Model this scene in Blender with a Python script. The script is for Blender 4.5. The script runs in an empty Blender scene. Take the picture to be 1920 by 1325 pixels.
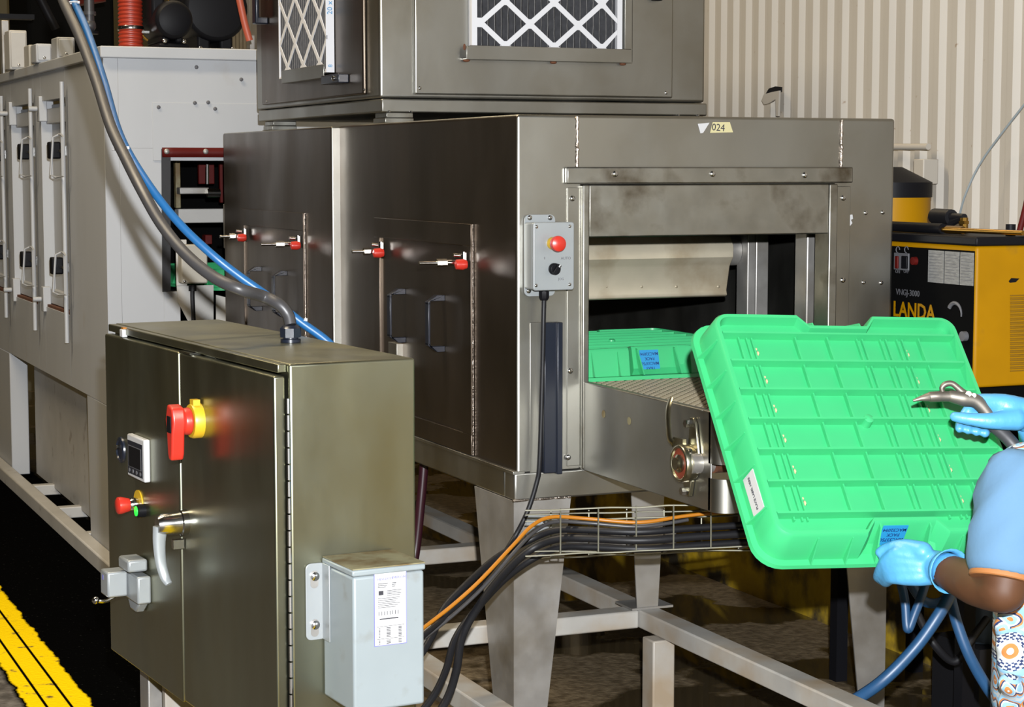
import bpy, bmesh, math, random
from mathutils import Matrix, Vector
random.seed(7)
C = bpy.context.scene.collection
S = bpy.context.scene
# ------------------------------------------------------------------ camera
FPX, CX, CY, CAMH = 3700.0, 960.0, 662.5, 1.40
YAW, TILT = math.atan(1585/3716.0), math.atan(347.5/FPX)
cd = bpy.data.cameras.new('camera'); cam = bpy.data.objects.new('camera', cd); C.objects.link(cam)
cd.sensor_width = 36.0; cd.lens = FPX/1920*36.0; cd.clip_start = .05; cd.clip_end = 100
cam.location = (0, 0, CAMH); cam.rotation_euler = (math.pi/2-TILT, 0, -YAW)
S.camera = cam
# ------------------------------------------------------------------ world, lamps, exposure
wd = bpy.data.worlds.new('world'); S.world = wd; wd.use_nodes = True
bg = wd.node_tree.nodes['Background']; bg.inputs[0].default_value = (1.0, .86, .68, 1); bg.inputs[1].default_value = .016
S.view_settings.view_transform = 'Standard'; S.view_settings.look = 'None'
S.view_settings.exposure = 0.0; S.view_settings.gamma = 1.0; S.view_settings.use_curve_mapping = False
def lamp(name, kind, loc, power, col, aim=None, **k):
    d = bpy.data.lights.new(name, kind); d.energy = power; d.color = col
    for a, b in k.items(): setattr(d, a, b)
    o = bpy.data.objects.new(name, d); C.objects.link(o); o.location = loc
    if aim is not None: o.rotation_euler = (Vector(aim)-Vector(loc)).to_track_quat('-Z', 'Y').to_euler()
    return o
# the photographer's flash, a hand above the lens
lamp('camera_flash', 'POINT', (.05, -.02, CAMH+.20), 1880, (.95, .97, 1.0), shadow_soft_size=.022)
# high-bay lamps of the hall
lamp('bay_lamp', 'AREA', (-.9, 5.4, 5.5), 330, (1.0, .84, .60), aim=(-.9, 5.4, 0), shape='RECTANGLE', size=3.0, size_y=.5)
lamp('bay_lamp', 'AREA', (1.9, 8.8, 6.0), 130, (1.0, .80, .52), aim=(1.9, 8.8, 0), shape='RECTANGLE', size=3.0, size_y=.5)
# ------------------------------------------------------------------ pixel -> point on a plane of the place
_R = Vector((math.cos(YAW), -math.sin(YAW), 0))
_F = Vector((math.sin(YAW)*math.cos(TILT), math.cos(YAW)*math.cos(TILT), -math.sin(TILT)))
_U = Vector((math.sin(YAW)*math.sin(TILT), math.cos(YAW)*math.sin(TILT), math.cos(TILT)))
def ray(px, py): return _F+_R*((px-CX)/FPX)-_U*((py-CY)/FPX)
def _on(px, py, ax, val):
    d = ray(px, py); o = Vector((0, 0, CAMH)); return o+d*((val-o[ax])/d[ax])
def PX(px, py, v): return _on(px, py, 0, v)
def PY(px, py, v): return _on(px, py, 1, v)
def PZ(px, py, v): return _on(px, py, 2, v)
def PD(px, py, d): return Vector((0, 0, CAMH))+ray(px, py)*d
# ------------------------------------------------------------------ materials
MATS = {}
def mat(name, col, rough=.5, metal=0.0, var=.0, vscale=6.0, stretch=(1, 1, 1), rvar=.0, bump=.0, bscale=40.0,
        stain=None, sscale=3.0, sthr=(.55, .75), spec=.5, emit=0.0, sub=0.0, coat=0.0):
    K = 1.0 if emit else .63                                  # one reflectance scale for the whole place
    col = tuple(c*K for c in col); stain = tuple(c*K for c in stain) if stain else None
    m = bpy.data.materials.new(name); m.use_nodes = True; nt = m.node_tree; N = nt.nodes; L = nt.links
    b = N['Principled BSDF']; b.inputs['Base Color'].default_value = (*col, 1); b.inputs['Roughness'].default_value = rough
    b.inputs['Metallic'].default_value = metal; b.inputs['Specular IOR Level'].default_value = spec
    if coat: b.inputs['Coat Weight'].default_value = coat; b.inputs['Coat Roughness'].default_value = .12
    if emit: b.inputs['Emission Color'].default_value = (*col, 1); b.inputs['Emission Strength'].default_value = emit
    if sub: b.inputs['Subsurface Weight'].default_value = sub; b.inputs['Subsurface Radius'].default_value = (.01, .01, .01)
    tc = N.new('ShaderNodeTexCoord'); mp = N.new('ShaderNodeMapping'); mp.inputs['Scale'].default_value = stretch
    L.new(tc.outputs['Object'], mp.inputs['Vector'])
    def noise(sc, det=4, vec=None):
        n = N.new('ShaderNodeTexNoise'); n.inputs['Scale'].default_value = sc; n.inputs['Detail'].default_value = det
        L.new(vec or mp.outputs[0], n.inputs['Vector']); return n.outputs['Fac']
    colsock = None
    if var:
        r = N.new('ShaderNodeMapRange'); L.new(noise(vscale), r.inputs[0]); r.inputs[1].default_value = .25; r.inputs[2].default_value = .75
        r.inputs[3].default_value = 1-var; r.inputs[4].default_value = 1+var*.6
        mx = N.new('ShaderNodeMix'); mx.data_type = 'RGBA'; mx.blend_type = 'MULTIPLY'; mx.inputs[0].default_value = 1
        mx.inputs[6].default_value = (*col, 1); L.new(r.outputs[0], mx.inputs[7]); colsock = mx.outputs[2]
    if stain:
        r = N.new('ShaderNodeMapRange'); L.new(noise(sscale, 6, tc.outputs['Object']), r.inputs[0])
        r.inputs[1].default_value, r.inputs[2].default_value = sthr
        mx = N.new('ShaderNodeMix'); mx.data_type = 'RGBA'; L.new(r.outputs[0], mx.inputs[0])
        if colsock: L.new(colsock, mx.inputs[6])
        else: mx.inputs[6].default_value = (*col, 1)
        mx.inputs[7].default_value = (*stain, 1); colsock = mx.outputs[2]
    if colsock: L.new(colsock, b.inputs['Base Color'])
    if rvar:
        r = N.new('ShaderNodeMapRange'); L.new(noise(vscale*1.7), r.inputs[0]); r.inputs[1].default_value = .3; r.inputs[2].default_value = .7
        r.inputs[3].default_value = max(.03, rough-rvar); r.inputs[4].default_value = min(1, rough+rvar); L.new(r.outputs[0], b.inputs['Roughness'])
    if bump:
        bp = N.new('ShaderNodeBump'); bp.inputs['Strength'].default_value = bump; bp.inputs['Distance'].default_value = .004
        L.new(noise(bscale, 3), bp.inputs['Height']); L.new(bp.outputs[0], b.inputs['Normal'])
    MATS[name] = m; return m
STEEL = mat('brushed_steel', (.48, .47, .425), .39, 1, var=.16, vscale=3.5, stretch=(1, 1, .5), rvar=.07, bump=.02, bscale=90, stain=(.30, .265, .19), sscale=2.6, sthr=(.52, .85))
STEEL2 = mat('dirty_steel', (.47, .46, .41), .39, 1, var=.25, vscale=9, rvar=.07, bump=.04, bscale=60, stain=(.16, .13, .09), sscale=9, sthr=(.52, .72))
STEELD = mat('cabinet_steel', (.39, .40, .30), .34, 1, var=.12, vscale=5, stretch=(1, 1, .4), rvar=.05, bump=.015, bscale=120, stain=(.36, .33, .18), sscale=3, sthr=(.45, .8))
OILSHADE = mat('shaded_oily_steel', (.22, .18, .145), .37, 1, var=.22, vscale=4, stretch=(1, 1, .35), rvar=.06, bump=.02, bscale=90, stain=(.17, .135, .10), sscale=3.2, sthr=(.45, .75))  # brown oil film, with the side faces' shade also put into the colour
STEELS = mat('frame_steel', (.52, .50, .47), .48, .75, var=.2, vscale=8, rvar=.08, bump=.06, bscale=50, stain=(.3, .26, .2), sscale=6, sthr=(.5, .8))
CHROME = mat('bright_metal', (.75, .74, .72), .18, 1)
WELD = mat('weld_bead', (.55, .47, .40), .32, 1, var=.4, vscale=60, bump=.6, bscale=220)
ZINC = mat('zinc_plated', (.60, .57, .42), .28, 1, var=.25, vscale=30)
GALV = mat('galvanised_box', (.42, .45, .46), .38, .35, var=.08, vscale=12)
GREYPAINT = mat('grey_enamel', (.30, .345, .36), .42, var=.06, vscale=8, stain=(.22, .22, .2), sscale=14, sthr=(.6, .8))
BROWNTOP = mat('grimy_lid', (.30, .27, .15), .6, var=.3, vscale=10, stain=(.16, .10, .03), sscale=18, sthr=(.42, .62))
WHITEP = mat('white_machine_paint', (.55, .565, .585), .45, var=.05, vscale=5, stretch=(1, 1, .3), stain=(.42, .36, .28), sscale=5, sthr=(.66, .95))
WHITEG = mat('old_white_paint', (.62, .60, .56), .5, var=.12, vscale=7, stain=(.16, .10, .06), sscale=11, sthr=(.64, .8))
RUST = mat('rust', (.16, .05, .015), .8, var=.4, vscale=30)
BLACK = mat('black_plastic', (.007, .007, .009), .5, spec=.12)
VOIDBLACK = mat('void_black', (.004, .004, .004), .9, spec=.03)  # near-lightless black: painted darkness of an unlit void, also plain black cases
NAVY = mat('navy_duct', (.012, .016, .028), .3)
RUBBER = mat('black_rubber', (.010, .010, .012), .5, spec=.3, bump=.05, bscale=80)
DGREY = mat('dark_grey', (.05, .05, .055), .5)
GREYH = mat('grey_conduit', (.055, .053, .055), .42)
BLUEH = mat('blue_hose', (.015, .135, .36), .4)
BLUED = mat('workshop_blue_hose', (.02, .085, .20), .42, var=.15, vscale=20)
RED = mat('red_plastic', (.62, .035, .02), .35)
DRED = mat('dark_red', (.11, .005, .003), .6, spec=.2)
REDH = mat('red_duct', (.42, .035, .012), .45)
ORANGE = mat('orange_cable', (.48, .17, .006), .45)
YELLOW = mat('yellow_plastic', (.72, .45, .02), .4)
GREENL = mat('green_lamp', (.02, .85, .06), .3, emit=.55)
YPAINT = mat('yellow_enamel', (.47, .225, .0), .5, spec=.15, var=.1, vscale=9, stain=(.22, .13, .02), sscale=9, sthr=(.6, .8))
GREEN = mat('green_tray', (.055, .56, .205), .42, var=.05, vscale=10, sub=.0)
GREEND = mat('dark_green_tray', (.01, .16, .06), .4)
PAPER = mat('paper_label', (.60, .60, .60), .6)
BLUEL = mat('blue_label', (.02, .30, .62), .5)
BLUELT = mat('blue_label_ink', (.005, .05, .20), .5)
PURPLE = mat('label_border', (.20, .20, .55), .5)
INK = mat('ink', (.03, .03, .04), .6)
INKG = mat('grey_ink', (.13, .13, .14), .6)
TAPE = mat('masking_tape', (.62, .56, .30), .6)
WHITEF = mat('filter_card', (.86, .86, .88), .55)
MEDIA = mat('filter_media', (.055, .055, .06), .85, var=.35, vscale=60)
MEDIAF = mat('pleat_fold', (.26, .25, .24), .8, var=.4, vscale=80)
GLOVE = mat('nitrile_glove', (.10, .40, .72), .42, bump=.25, bscale=70)
SKIN = mat('brown_skin', (.105, .043, .018), .58, spec=.3, var=.12, vscale=14)
CLOTHB = mat('blue_cotton', (.115, .245, .40), .85, bump=.15, bscale=60)
HAIR = mat('dark_hair', (.008, .006, .005), .6, bump=.5, bscale=90)
TRIMO = mat('orange_trim', (.42, .16, .04), .7)
KNIFE = mat('beige_air_knife', (.78, .70, .53), .42, .55, var=.14, vscale=9, stain=(.40, .28, .14), sscale=7, sthr=(.5, .8))
BROWND = mat('brown_duct', (.24, .10, .07), .5, var=.2, vscale=30)
GUN = mat('cast_zinc', (.30, .27, .23), .52, .85, var=.15, vscale=30)
BARTOP = mat('support_paint', (.46, .44, .40), .5, var=.15, vscale=9, stain=(.36, .28, .19), sscale=7, sthr=(.42, .7))
TAN = mat('tan_steel', (.42, .36, .25), .5, .4)
DARKBACK = mat('dark_back_wall', (.10, .08, .03), .7)
BUCKET = mat('grey_blue_plastic', (.07, .10, .13), .4)
def pattern_cloth(center):
    m = mat('patterned_scrub', (.42, .56, .72), .85); nt = m.node_tree; N = nt.nodes; L = nt.links; b = N['Principled BSDF']
    def ma(op, a, bb=None):
        n = N.new('ShaderNodeMath'); n.operation = op
        for i, q in enumerate((a, bb)):
            if q is None: continue
            if isinstance(q, (int, float)): n.inputs[i].default_value = q
            else: L.new(q, n.inputs[i])
        return n.outputs[0]
    def ramp(x, stops):
        cr = N.new('ShaderNodeValToRGB'); cr.color_ramp.interpolation = 'CONSTANT'; e = cr.color_ramp.elements
        e[0].position = stops[0][0]; e[0].color = (*stops[0][1], 1); e[1].position = stops[1][0]; e[1].color = (*stops[1][1], 1)
        for p, c in stops[2:]: e.new(p).color = (*c, 1)
        L.new(x, cr.inputs[0]); return cr.outputs[0]
    def mix(f, a, bb):
        n = N.new('ShaderNodeMix'); n.data_type = 'RGBA'; L.new(f, n.inputs[0])
        for i, q in ((6, a), (7, bb)):
            if isinstance(q, tuple): n.inputs[i].default_value = (*q, 1)
            else: L.new(q, n.inputs[i])
        return n.outputs[2]
    tc = N.new('ShaderNodeTexCoord'); nz = N.new('ShaderNodeTexNoise'); nz.inputs['Scale'].default_value = 16; L.new(tc.outputs['Object'], nz.inputs['Vector'])
    av = N.new('ShaderNodeVectorMath'); av.operation = 'MULTIPLY_ADD'; av.inputs[1].default_value = (.06, .06, .06); L.new(nz.outputs['Color'], av.inputs[0]); L.new(tc.outputs['Object'], av.inputs[2])
    v = N.new('ShaderNodeTexVoronoi'); v.inputs['Scale'].default_value = 24; L.new(av.outputs[0], v.inputs['Vector'])
    sky, wht, org, nav = (.20, .37, .52), (.42, .44, .44), (.40, .15, .035), (.012, .025, .085)
    c = ramp(v.outputs['Distance'], [(0, wht), (.14, org), (.26, sky), (.38, wht), (.46, nav), (.52, org), (.60, sky), (.74, wht)])
    d = N.new('ShaderNodeVectorMath'); d.operation = 'SUBTRACT'; L.new(tc.outputs['Object'], d.inputs[0]); d.inputs[1].default_value = center
    sx = N.new('ShaderNodeSeparateXYZ'); L.new(d.outputs[0], sx.inputs[0])
    u = ma('ADD', ma('MULTIPLY', sx.outputs[0], math.cos(YAW)), ma('MULTIPLY', sx.outputs[1], -math.sin(YAW))); w = sx.outputs[2]
    r = ma('SQRT', ma('ADD', ma('MULTIPLY', u, u), ma('MULTIPLY', w, w))); th = ma('ARCTAN2', w, u)
    key = ma('GREATER_THAN', ma('SINE', ma('ADD', ma('MULTIPLY', th, 14.0), ma('MULTIPLY', ma('SIGN', ma('SINE', ma('MULTIPLY', r, 900))), 1.2))), .1)
    band = mix(key, wht, nav)
    med = ramp(ma('MULTIPLY', r, 10.0), [(0, wht), (.07, org), (.15, wht), (.36, sky)])
    med = mix(ma('MULTIPLY', ma('GREATER_THAN', r, .022), ma('LESS_THAN', r, .037)), med, band)
    c = mix(ma('LESS_THAN', r, .044), c, med); L.new(c, b.inputs['Base Color']); return m

def wall_mat():
    m = mat('corrugated_wall_paint', (.50, .455, .385), .55, var=.06, vscale=5, stretch=(1, 1, .4), stain=(.30, .22, .15), sscale=38, sthr=(.70, .76), bump=.03, bscale=60)
    return m
WALLP = wall_mat()
def floor_mat():
    m = mat('wet_floor', (.1, .08, .05), .5); nt = m.node_tree; N = nt.nodes; L = nt.links; b = N['Principled BSDF']
    tc = N.new('ShaderNodeTexCoord'); sx = N.new('ShaderNodeSeparateXYZ'); L.new(tc.outputs['Object'], sx.inputs[0])
    def noise(sc, det=5):
        n = N.new('ShaderNodeTexNoise'); n.inputs['Scale'].default_value = sc; n.inputs['Detail'].default_value = det
        L.new(tc.outputs['Object'], n.inputs['Vector']); return n.outputs['Fac']
    def math_(op, a, bb=None, c=None):
        n = N.new('ShaderNodeMath'); n.operation = op
        for i, q in enumerate((a, bb, c)):
            if q is None: continue
            if isinstance(q, (int, float)): n.inputs[i].default_value = q
            else: L.new(q, n.inputs[i])
        return n.outputs[0]
    def ramp(x, a, bb, lo=0.0, hi=1.0):
        r = N.new('ShaderNodeMapRange'); L.new(x, r.inputs[0]); r.inputs[1].default_value = a; r.inputs[2].default_value = bb
        r.inputs[3].default_value = lo; r.inputs[4].default_value = hi; return r.outputs[0]
    def mix(f, a, bb):
        n = N.new('ShaderNodeMix'); n.data_type = 'RGBA'; L.new(f, n.inputs[0])
        for i, q in ((6, a), (7, bb)):
            if isinstance(q, tuple): n.inputs[i].default_value = (*q, 1)
            else: L.new(q, n.inputs[i])
        return n.outputs[2]
    nb = noise(16); xw = math_('ADD', sx.outputs[0], math_('MULTIPLY', math_('SUBTRACT', nb, .5), .035))
    n1 = noise(2.2); n2 = noise(40)
    brown = mix(ramp(n2, .35, .7), (.075, .052, .026), (.17, .128, .075))
    grey = mix(ramp(noise(25), .35, .7), (.06, .055, .05), (.14, .13, .12))
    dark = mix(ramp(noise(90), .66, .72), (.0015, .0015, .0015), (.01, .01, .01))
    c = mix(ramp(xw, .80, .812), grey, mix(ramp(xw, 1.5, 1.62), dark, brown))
    yel = mix(ramp(noise(22), .62, .70), (.72, .50, .004), (.14, .10, .03))
    ymask = math_('MULTIPLY', ramp(xw, .815, .822), ramp(xw, .972, .979, 1, 0))
    for lx in (.862, .922):
        ymask = math_('MULTIPLY', ymask, ramp(math_('ABSOLUTE', math_('SUBTRACT', sx.outputs[0], lx)), .003, .005))
    c = mix(ymask, c, yel)
    pud = math_('MULTIPLY', ramp(n1, .47, .50), ramp(xw, 1.5, 1.6))
    c = mix(pud, c, (.035, .025, .012)); L.new(c, b.inputs['Base Color'])
    L.new(math_('MULTIPLY', ramp(pud, 0, 1, .55, .04), 1.0), b.inputs['Roughness'])
    L.new(ramp(xw, 1.5, 1.62, .0, .5), b.inputs['Specular IOR Level'])
    bp = N.new('ShaderNodeBump'); bp.inputs['Distance'].default_value = .006
    L.new(noise(75, 4), bp.inputs['Height']); L.new(ramp(pud, 0, 1, .55, .0), bp.inputs['Strength']); L.new(bp.outputs[0], b.inputs['Normal'])
    return m
FLOORM = floor_mat()
KERBM = mat('worn_yellow_kerb', (.80, .52, .02), .55, var=.3, vscale=9, bump=.5, bscale=30, stain=(.05, .04, .025), sscale=6, sthr=(.45, .60))
# ------------------------------------------------------------------ mesh builder
def FR(o, r, u):
    r = Vector(r).normalized(); u = Vector(u).normalized(); n = r.cross(u)
    return Matrix(((r.x, u.x, n.x, o[0]), (r.y, u.y, n.y, o[1]), (r.z, u.z, n.z, o[2]), (0, 0, 0, 1)))
def smooth_path(pts, k=6):
    P = [Vector(p) for p in pts]
    if len(P) < 3: return P
    out = []
    for i in range(len(P)-1):
        a = P[max(i-1, 0)]; b = P[i]; c = P[i+1]; d = P[min(i+2, len(P)-1)]
        for j in range(k):
            t = j/k; t2 = t*t; t3 = t2*t
            out.append(.5*((2*b)+(c-a)*t+(2*a-5*b+4*c-d)*t2+(3*b-a-3*c+d)*t3))
    out.append(P[-1]); return out
class MB:
    def __init__(s, M=None): s.v = []; s.f = []; s.M = M or Matrix.Identity(4)
    def add(s, vs, fs):
        o = len(s.v); s.v += [s.M @ Vector(v) for v in vs]; s.f += [tuple(i+o for i in f) for f in fs]; return s
    def box(s, a0, a1, b0, b1, c0, c1):
        return s.add([(a0, b0, c0), (a1, b0, c0), (a1, b1, c0), (a0, b1, c0), (a0, b0, c1), (a1, b0, c1), (a1, b1, c1), (a0, b1, c1)],
                     [(0, 3, 2, 1), (4, 5, 6, 7), (0, 1, 5, 4), (1, 2, 6, 5), (2, 3, 7, 6), (3, 0, 4, 7)])
    def prism(s, poly, w0, w1):
        n = len(poly)
        return s.add([(p[0], p[1], w0) for p in poly]+[(p[0], p[1], w1) for p in poly],
                     [tuple(range(n-1, -1, -1)), tuple(range(n, 2*n))]+[(i, (i+1) % n, n+(i+1) % n, n+i) for i in range(n)])
    def rings(s, rings, cap=True, close=True):
        n = len(rings[0]); vs = [p for r in rings for p in r]; fs = []
        for k in range(len(rings)-1):
            for i in range(n if close else n-1):
                j = (i+1) % n; fs.append((k*n+i, k*n+j, (k+1)*n+j, (k+1)*n+i))
        if cap: fs += [tuple(range(n-1, -1, -1)), tuple((len(rings)-1)*n+i for i in range(n))]
        return s.add(vs, fs)
    def tube(s, pts, r, n=10, k=0, flat=1.0, up=None, cap=True):
        P = smooth_path(pts, k) if k else [Vector(p) for p in pts]
        m = len(P)
        if isinstance(r, (list, tuple)):
            R0 = r; rr = []
            for i in range(m):
                t = i/(m-1)*(len(R0)-1); a = min(int(t), len(R0)-2); rr.append(R0[a]+(R0[a+1]-R0[a])*(t-a))
        else: rr = [r]*m
        rings = []; nrm = None
        for i in range(m):
            t = (P[min(i+1, m-1)]-P[max(i-1, 0)]).normalized()
            if nrm is None:
                a = Vector(up) if up else (Vector((0, 0, 1)) if abs(t.z) < .9 else Vector((1, 0, 0)))
                nrm = (a-t*a.dot(t)).normalized()
            else: nrm = (nrm-t*nrm.dot(t)).normalized()
            bn = t.cross(nrm)
            rings.append([P[i]+nrm*(math.cos(2*math.pi*q/n)*rr[i])+bn*(math.sin(2*math.pi*q/n)*rr[i]*flat) for q in range(n)])
        return s.rings(rings, cap)
    def cyl(s, p0, p1, r0, r1=None, n=16): return s.tube([p0, p1], [r0, r0 if r1 is None else r1], n)
    def limb(s, pts, radii, n=14, flat=1.0, up=None, k=5):
        P = smooth_path(pts, k); m = len(P); R = []
        for i in range(m):
            t = i/(m-1)*(len(radii)-1); a = min(int(t), len(radii)-2); R.append(radii[a]+(radii[a+1]-radii[a])*(t-a))
        d0 = (P[0]-P[1]).normalized(); d1 = (P[-1]-P[-2]).normalized()
        pre = [P[0]+d0*R[0]*math.sin(a) for a in (1.45, 1.0, .5)]; prr = [R[0]*math.cos(a) for a in (1.45, 1.0, .5)]
        post = [P[-1]+d1*R[-1]*math.sin(a) for a in (.5, 1.0, 1.45)]; por = [R[-1]*math.cos(a) for a in (.5, 1.0, 1.45)]
        Q = pre+P+post; RR = prr+R+por
        rings = []; nrm = None
        for i in range(len(Q)):
            t = (Q[min(i+1, len(Q)-1)]-Q[max(i-1, 0)]).normalized()
            if nrm is None:
                a = Vector(up) if up else (Vector((0, 0, 1)) if abs(t.z) < .9 else Vector((1, 0, 0)))
                nrm = (a-t*a.dot(t)).normalized()
            else: nrm = (nrm-t*nrm.dot(t)).normalized()
            bn = t.cross(nrm)
            rings.append([Q[i]+nrm*(math.cos(2*math.pi*q/n)*RR[i])+bn*(math.sin(2*math.pi*q/n)*RR[i]*flat) for q in range(n)])
        return s.rings(rings, True)
    def lathe(s, prof, o, ax, n=20):
        ax = Vector(ax).normalized(); a = Vector((0, 0, 1)) if abs(ax.z) < .9 else Vector((1, 0, 0))
        u = (a-ax*a.dot(ax)).normalized(); w = ax.cross(u); o = Vector(o)
        return s.rings([[o+ax*h+u*(math.cos(2*math.pi*q/n)*max(r, 1e-5))+w*(math.sin(2*math.pi*q/n)*max(r, 1e-5)) for q in range(n)] for r, h in prof], True)
    def sphere(s, c, r, n=14, sz=(1, 1, 1)):
        c = Vector(c); m = n//2
        return s.rings([[c+Vector((math.cos(2*math.pi*q/n)*math.sin(a)*r*sz[0], math.sin(2*math.pi*q/n)*math.sin(a)*r*sz[1], math.cos(a)*r*sz[2])) for q in range(n)]
                        for a in [max(.02, min(math.pi-.02, math.pi*i/m)) for i in range(m+1)]], True)
WM = {}
def W(o): return WM.get(o.name, Matrix.Identity(4)) if o else Matrix.Identity(4)
def tag(o, label=None, cat=None, group=None, kind=None):
    if label: o['label'] = label
    if cat: o['category'] = cat
    if group: o['group'] = group
    if kind: o['kind'] = kind
    return o
def thing(name, label, cat, loc=(0, 0, 0), rotz=0.0, group=None, M=None):
    o = bpy.data.objects.new(name, None); C.objects.link(o); o.empty_display_size = .1
    m = M if M is not None else Matrix.Translation(Vector(loc)) @ Matrix.Rotation(rotz, 4, 'Z')
    o.matrix_world = m; WM[o.name] = m.copy(); return tag(o, label, cat, group)
def build(name, mb, m, parent=None, fm=None, bevel=0.0, seg=2, smooth=True, label=None, angle=38, remesh=0.0, solid=0.0):
    vs = mb.v; loc = Vector((0, 0, 0))
    if parent is None:
        xs = [v.x for v in vs]; ys = [v.y for v in vs]; loc = Vector(((min(xs)+max(xs))/2, (min(ys)+max(ys))/2, min(v.z for v in vs)))
        vs = [v-loc for v in vs]; wm = Matrix.Translation(loc)
    else:
        inv = W(parent).inverted(); vs = [inv @ v for v in vs]; wm = W(parent)
    me = bpy.data.meshes.new(name); me.from_pydata([tuple(v) for v in vs], [], mb.f)
    bm = bmesh.new(); bm.from_mesh(me); bmesh.ops.recalc_face_normals(bm, faces=bm.faces); bm.to_mesh(me); bm.free()
    if smooth: me.shade_smooth(); me.set_sharp_from_angle(angle=math.radians(angle))
    me.materials.append(m)
    if fm:
        me.materials.append(fm[0])
        for i in fm[1]: me.polygons[i].material_index = 1
    o = bpy.data.objects.new(name, me); C.objects.link(o); o.location = loc if parent is None else (0, 0, 0); WM[o.name] = wm.copy()
    if parent is not None: o.parent = parent
    if solid: md = o.modifiers.new('solid', 'SOLIDIFY'); md.thickness = solid; md.offset = -1
    if remesh:
        md = o.modifiers.new('remesh', 'REMESH'); md.mode = 'VOXEL'; md.voxel_size = remesh; md.use_smooth_shade = True
        md = o.modifiers.new('smooth', 'SMOOTH'); md.factor = .5; md.iterations = 6
    if bevel:
        md = o.modifiers.new('bevel', 'BEVEL'); md.width = bevel; md.segments = seg; md.limit_method = 'ANGLE'; md.angle_limit = math.radians(40)
        md.harden_normals = False
    if label: o['label'] = label
    return o
def struct(name, mb, m, parent=None, **k):
    o = build(name, mb, m, parent, **k)
    if parent is None: o['kind'] = 'structure'
    return o
def dup(root, M, label=None):
    def cp(o, par):
        c = o.copy(); C.objects.link(c); c.parent = par
        for ch in o.children: cp(ch, c)
        return c
    r = cp(root, None); r.matrix_world = M
    if label: r['label'] = label
    return r
def text(name, s, size, M, m, parent, align='CENTER', bold=0.0):
    cu = bpy.data.curves.new(name, 'FONT'); cu.body = s; cu.size = size; cu.align_x = align; cu.align_y = 'CENTER'; cu.extrude = .0003; cu.offset = bold*size; cu.resolution_u = 2
    t = bpy.data.objects.new('tmp_text', cu); C.objects.link(t); bpy.context.view_layer.update()
    me = bpy.data.meshes.new_from_object(t.evaluated_get(bpy.context.evaluated_depsgraph_get())); bpy.data.objects.remove(t); bpy.data.curves.remove(cu)
    me.name = name; me.transform(W(parent).inverted() @ M); me.materials.clear(); me.materials.append(m)
    o = bpy.data.objects.new(name, me); C.objects.link(o); o.parent = parent; WM[o.name] = W(parent).copy(); return o
def screw(M, u, v, w, r, parent, m=CHROME, name='screw', h=None):
    mb = MB(M); h = h or r*.7
    mb.lathe([(r, 0), (r*.95, h*.5), (r*.6, h*.95), (r*.25, h), (r*.2, h*.7)], (u, v, w), (0, 0, 1), 10)
    return build(name, mb, m, parent)
# ================================================================== the setting
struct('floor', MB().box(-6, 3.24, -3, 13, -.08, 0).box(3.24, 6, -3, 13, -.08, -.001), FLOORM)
def corr(mb, x, y0, y1, z0, z1, p=.083, d=.015):
    pts = []; y = y0
    while y < y1:
        pts += [(x-d, y), (x-d, y+p*.30), (x, y+p*.48), (x, y+p*.82)]; y += p
    r = [[Vector((a, b, z)) for a, b in pts] for z in (z0, z1)]
    return mb.rings(r, False, False)
struct('wall_right', corr(MB(), 3.29, -1.0, 12.5, .30, 6.0), WALLP, angle=15)
struct('wall_back', MB().box(-6, 3.24, 12.6, 12.7, 0, 6), DARKBACK)
kb = MB()
random.seed(3)
ys = [-1+.12*i for i in range(113)]
kb.rings([[Vector((3.6, y, 0)), Vector((3.238+random.uniform(-.004, .004), y, 0)), Vector((3.238+random.uniform(-.006, .006), y, .27)), Vector((3.256, y, .33+random.uniform(-.006, .004))), Vector((3.6, y, .335))] for y in ys])
struct('trim_1', kb, KERBM, label='worn yellow painted concrete kerb along the wall')
# torn flap and conduit on the wall
fl = thing('wall_flap', 'torn bent flap of wall sheet showing a dark hole above the tunnel', 'wall flap', PX(1455, 190, 3.262))
FW = FR((3.262, 0, 0), (0, -1, 0), (0, 0, 1))
def wl(px, py): p = PX(px, py, 3.262); return (-p.y, p.z)
m = MB(FW); a = [wl(*q) for q in ((1440, 176), (1446, 166), (1458, 162), (1469, 163), (1469, 172), (1455, 176))]; m.prism(a, .004, .009); build('dark_gap', m, RUBBER, fl)
m = MB(FW); a = [wl(*q) for q in ((1437, 188), (1441, 177), (1455, 173), (1470, 170), (1468, 218), (1464, 218), (1463, 186), (1450, 194), (1441, 196))]; m.prism(a, .012, .018); build('bent_sheet', m, WALLP, fl)
cdt = thing('wall_conduit', 'grey painted conduit rails with a box fixed to the corrugated wall', 'conduit', PX(1700, 300, 3.25))
m = MB(FW); y = wl(1500, 275); y2 = wl(1752, 275); m.cyl((y[0], y[1], .02), (y2[0], y2[1], .02), .009); build('pipe', m, WALLP, cdt)
y = wl(1500, 330); y2 = wl(1745, 330); m = MB(FW); m.cyl((y[0], y[1], .02), (y2[0], y2[1], .02), .009); build('pipe', m, WALLP, cdt)
y = wl(1740, 345); y2 = wl(1760, 298); m = MB(FW); m.box(y[0], y2[0], y[1], y2[1], .0, .05); build('box', m, WALLP, cdt, bevel=.003)
tw = MB().tube([PX(1800, 400, 3.2), PX(1812, 360, 3.2), PX(1845, 295, 3.22), PX(1925, 190, 3.24)], .003, 6, k=5)
tag(build('wall_wire', tw, GREYPAINT), 'thin grey wire slanting across the corrugated wall', 'wire')
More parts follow.
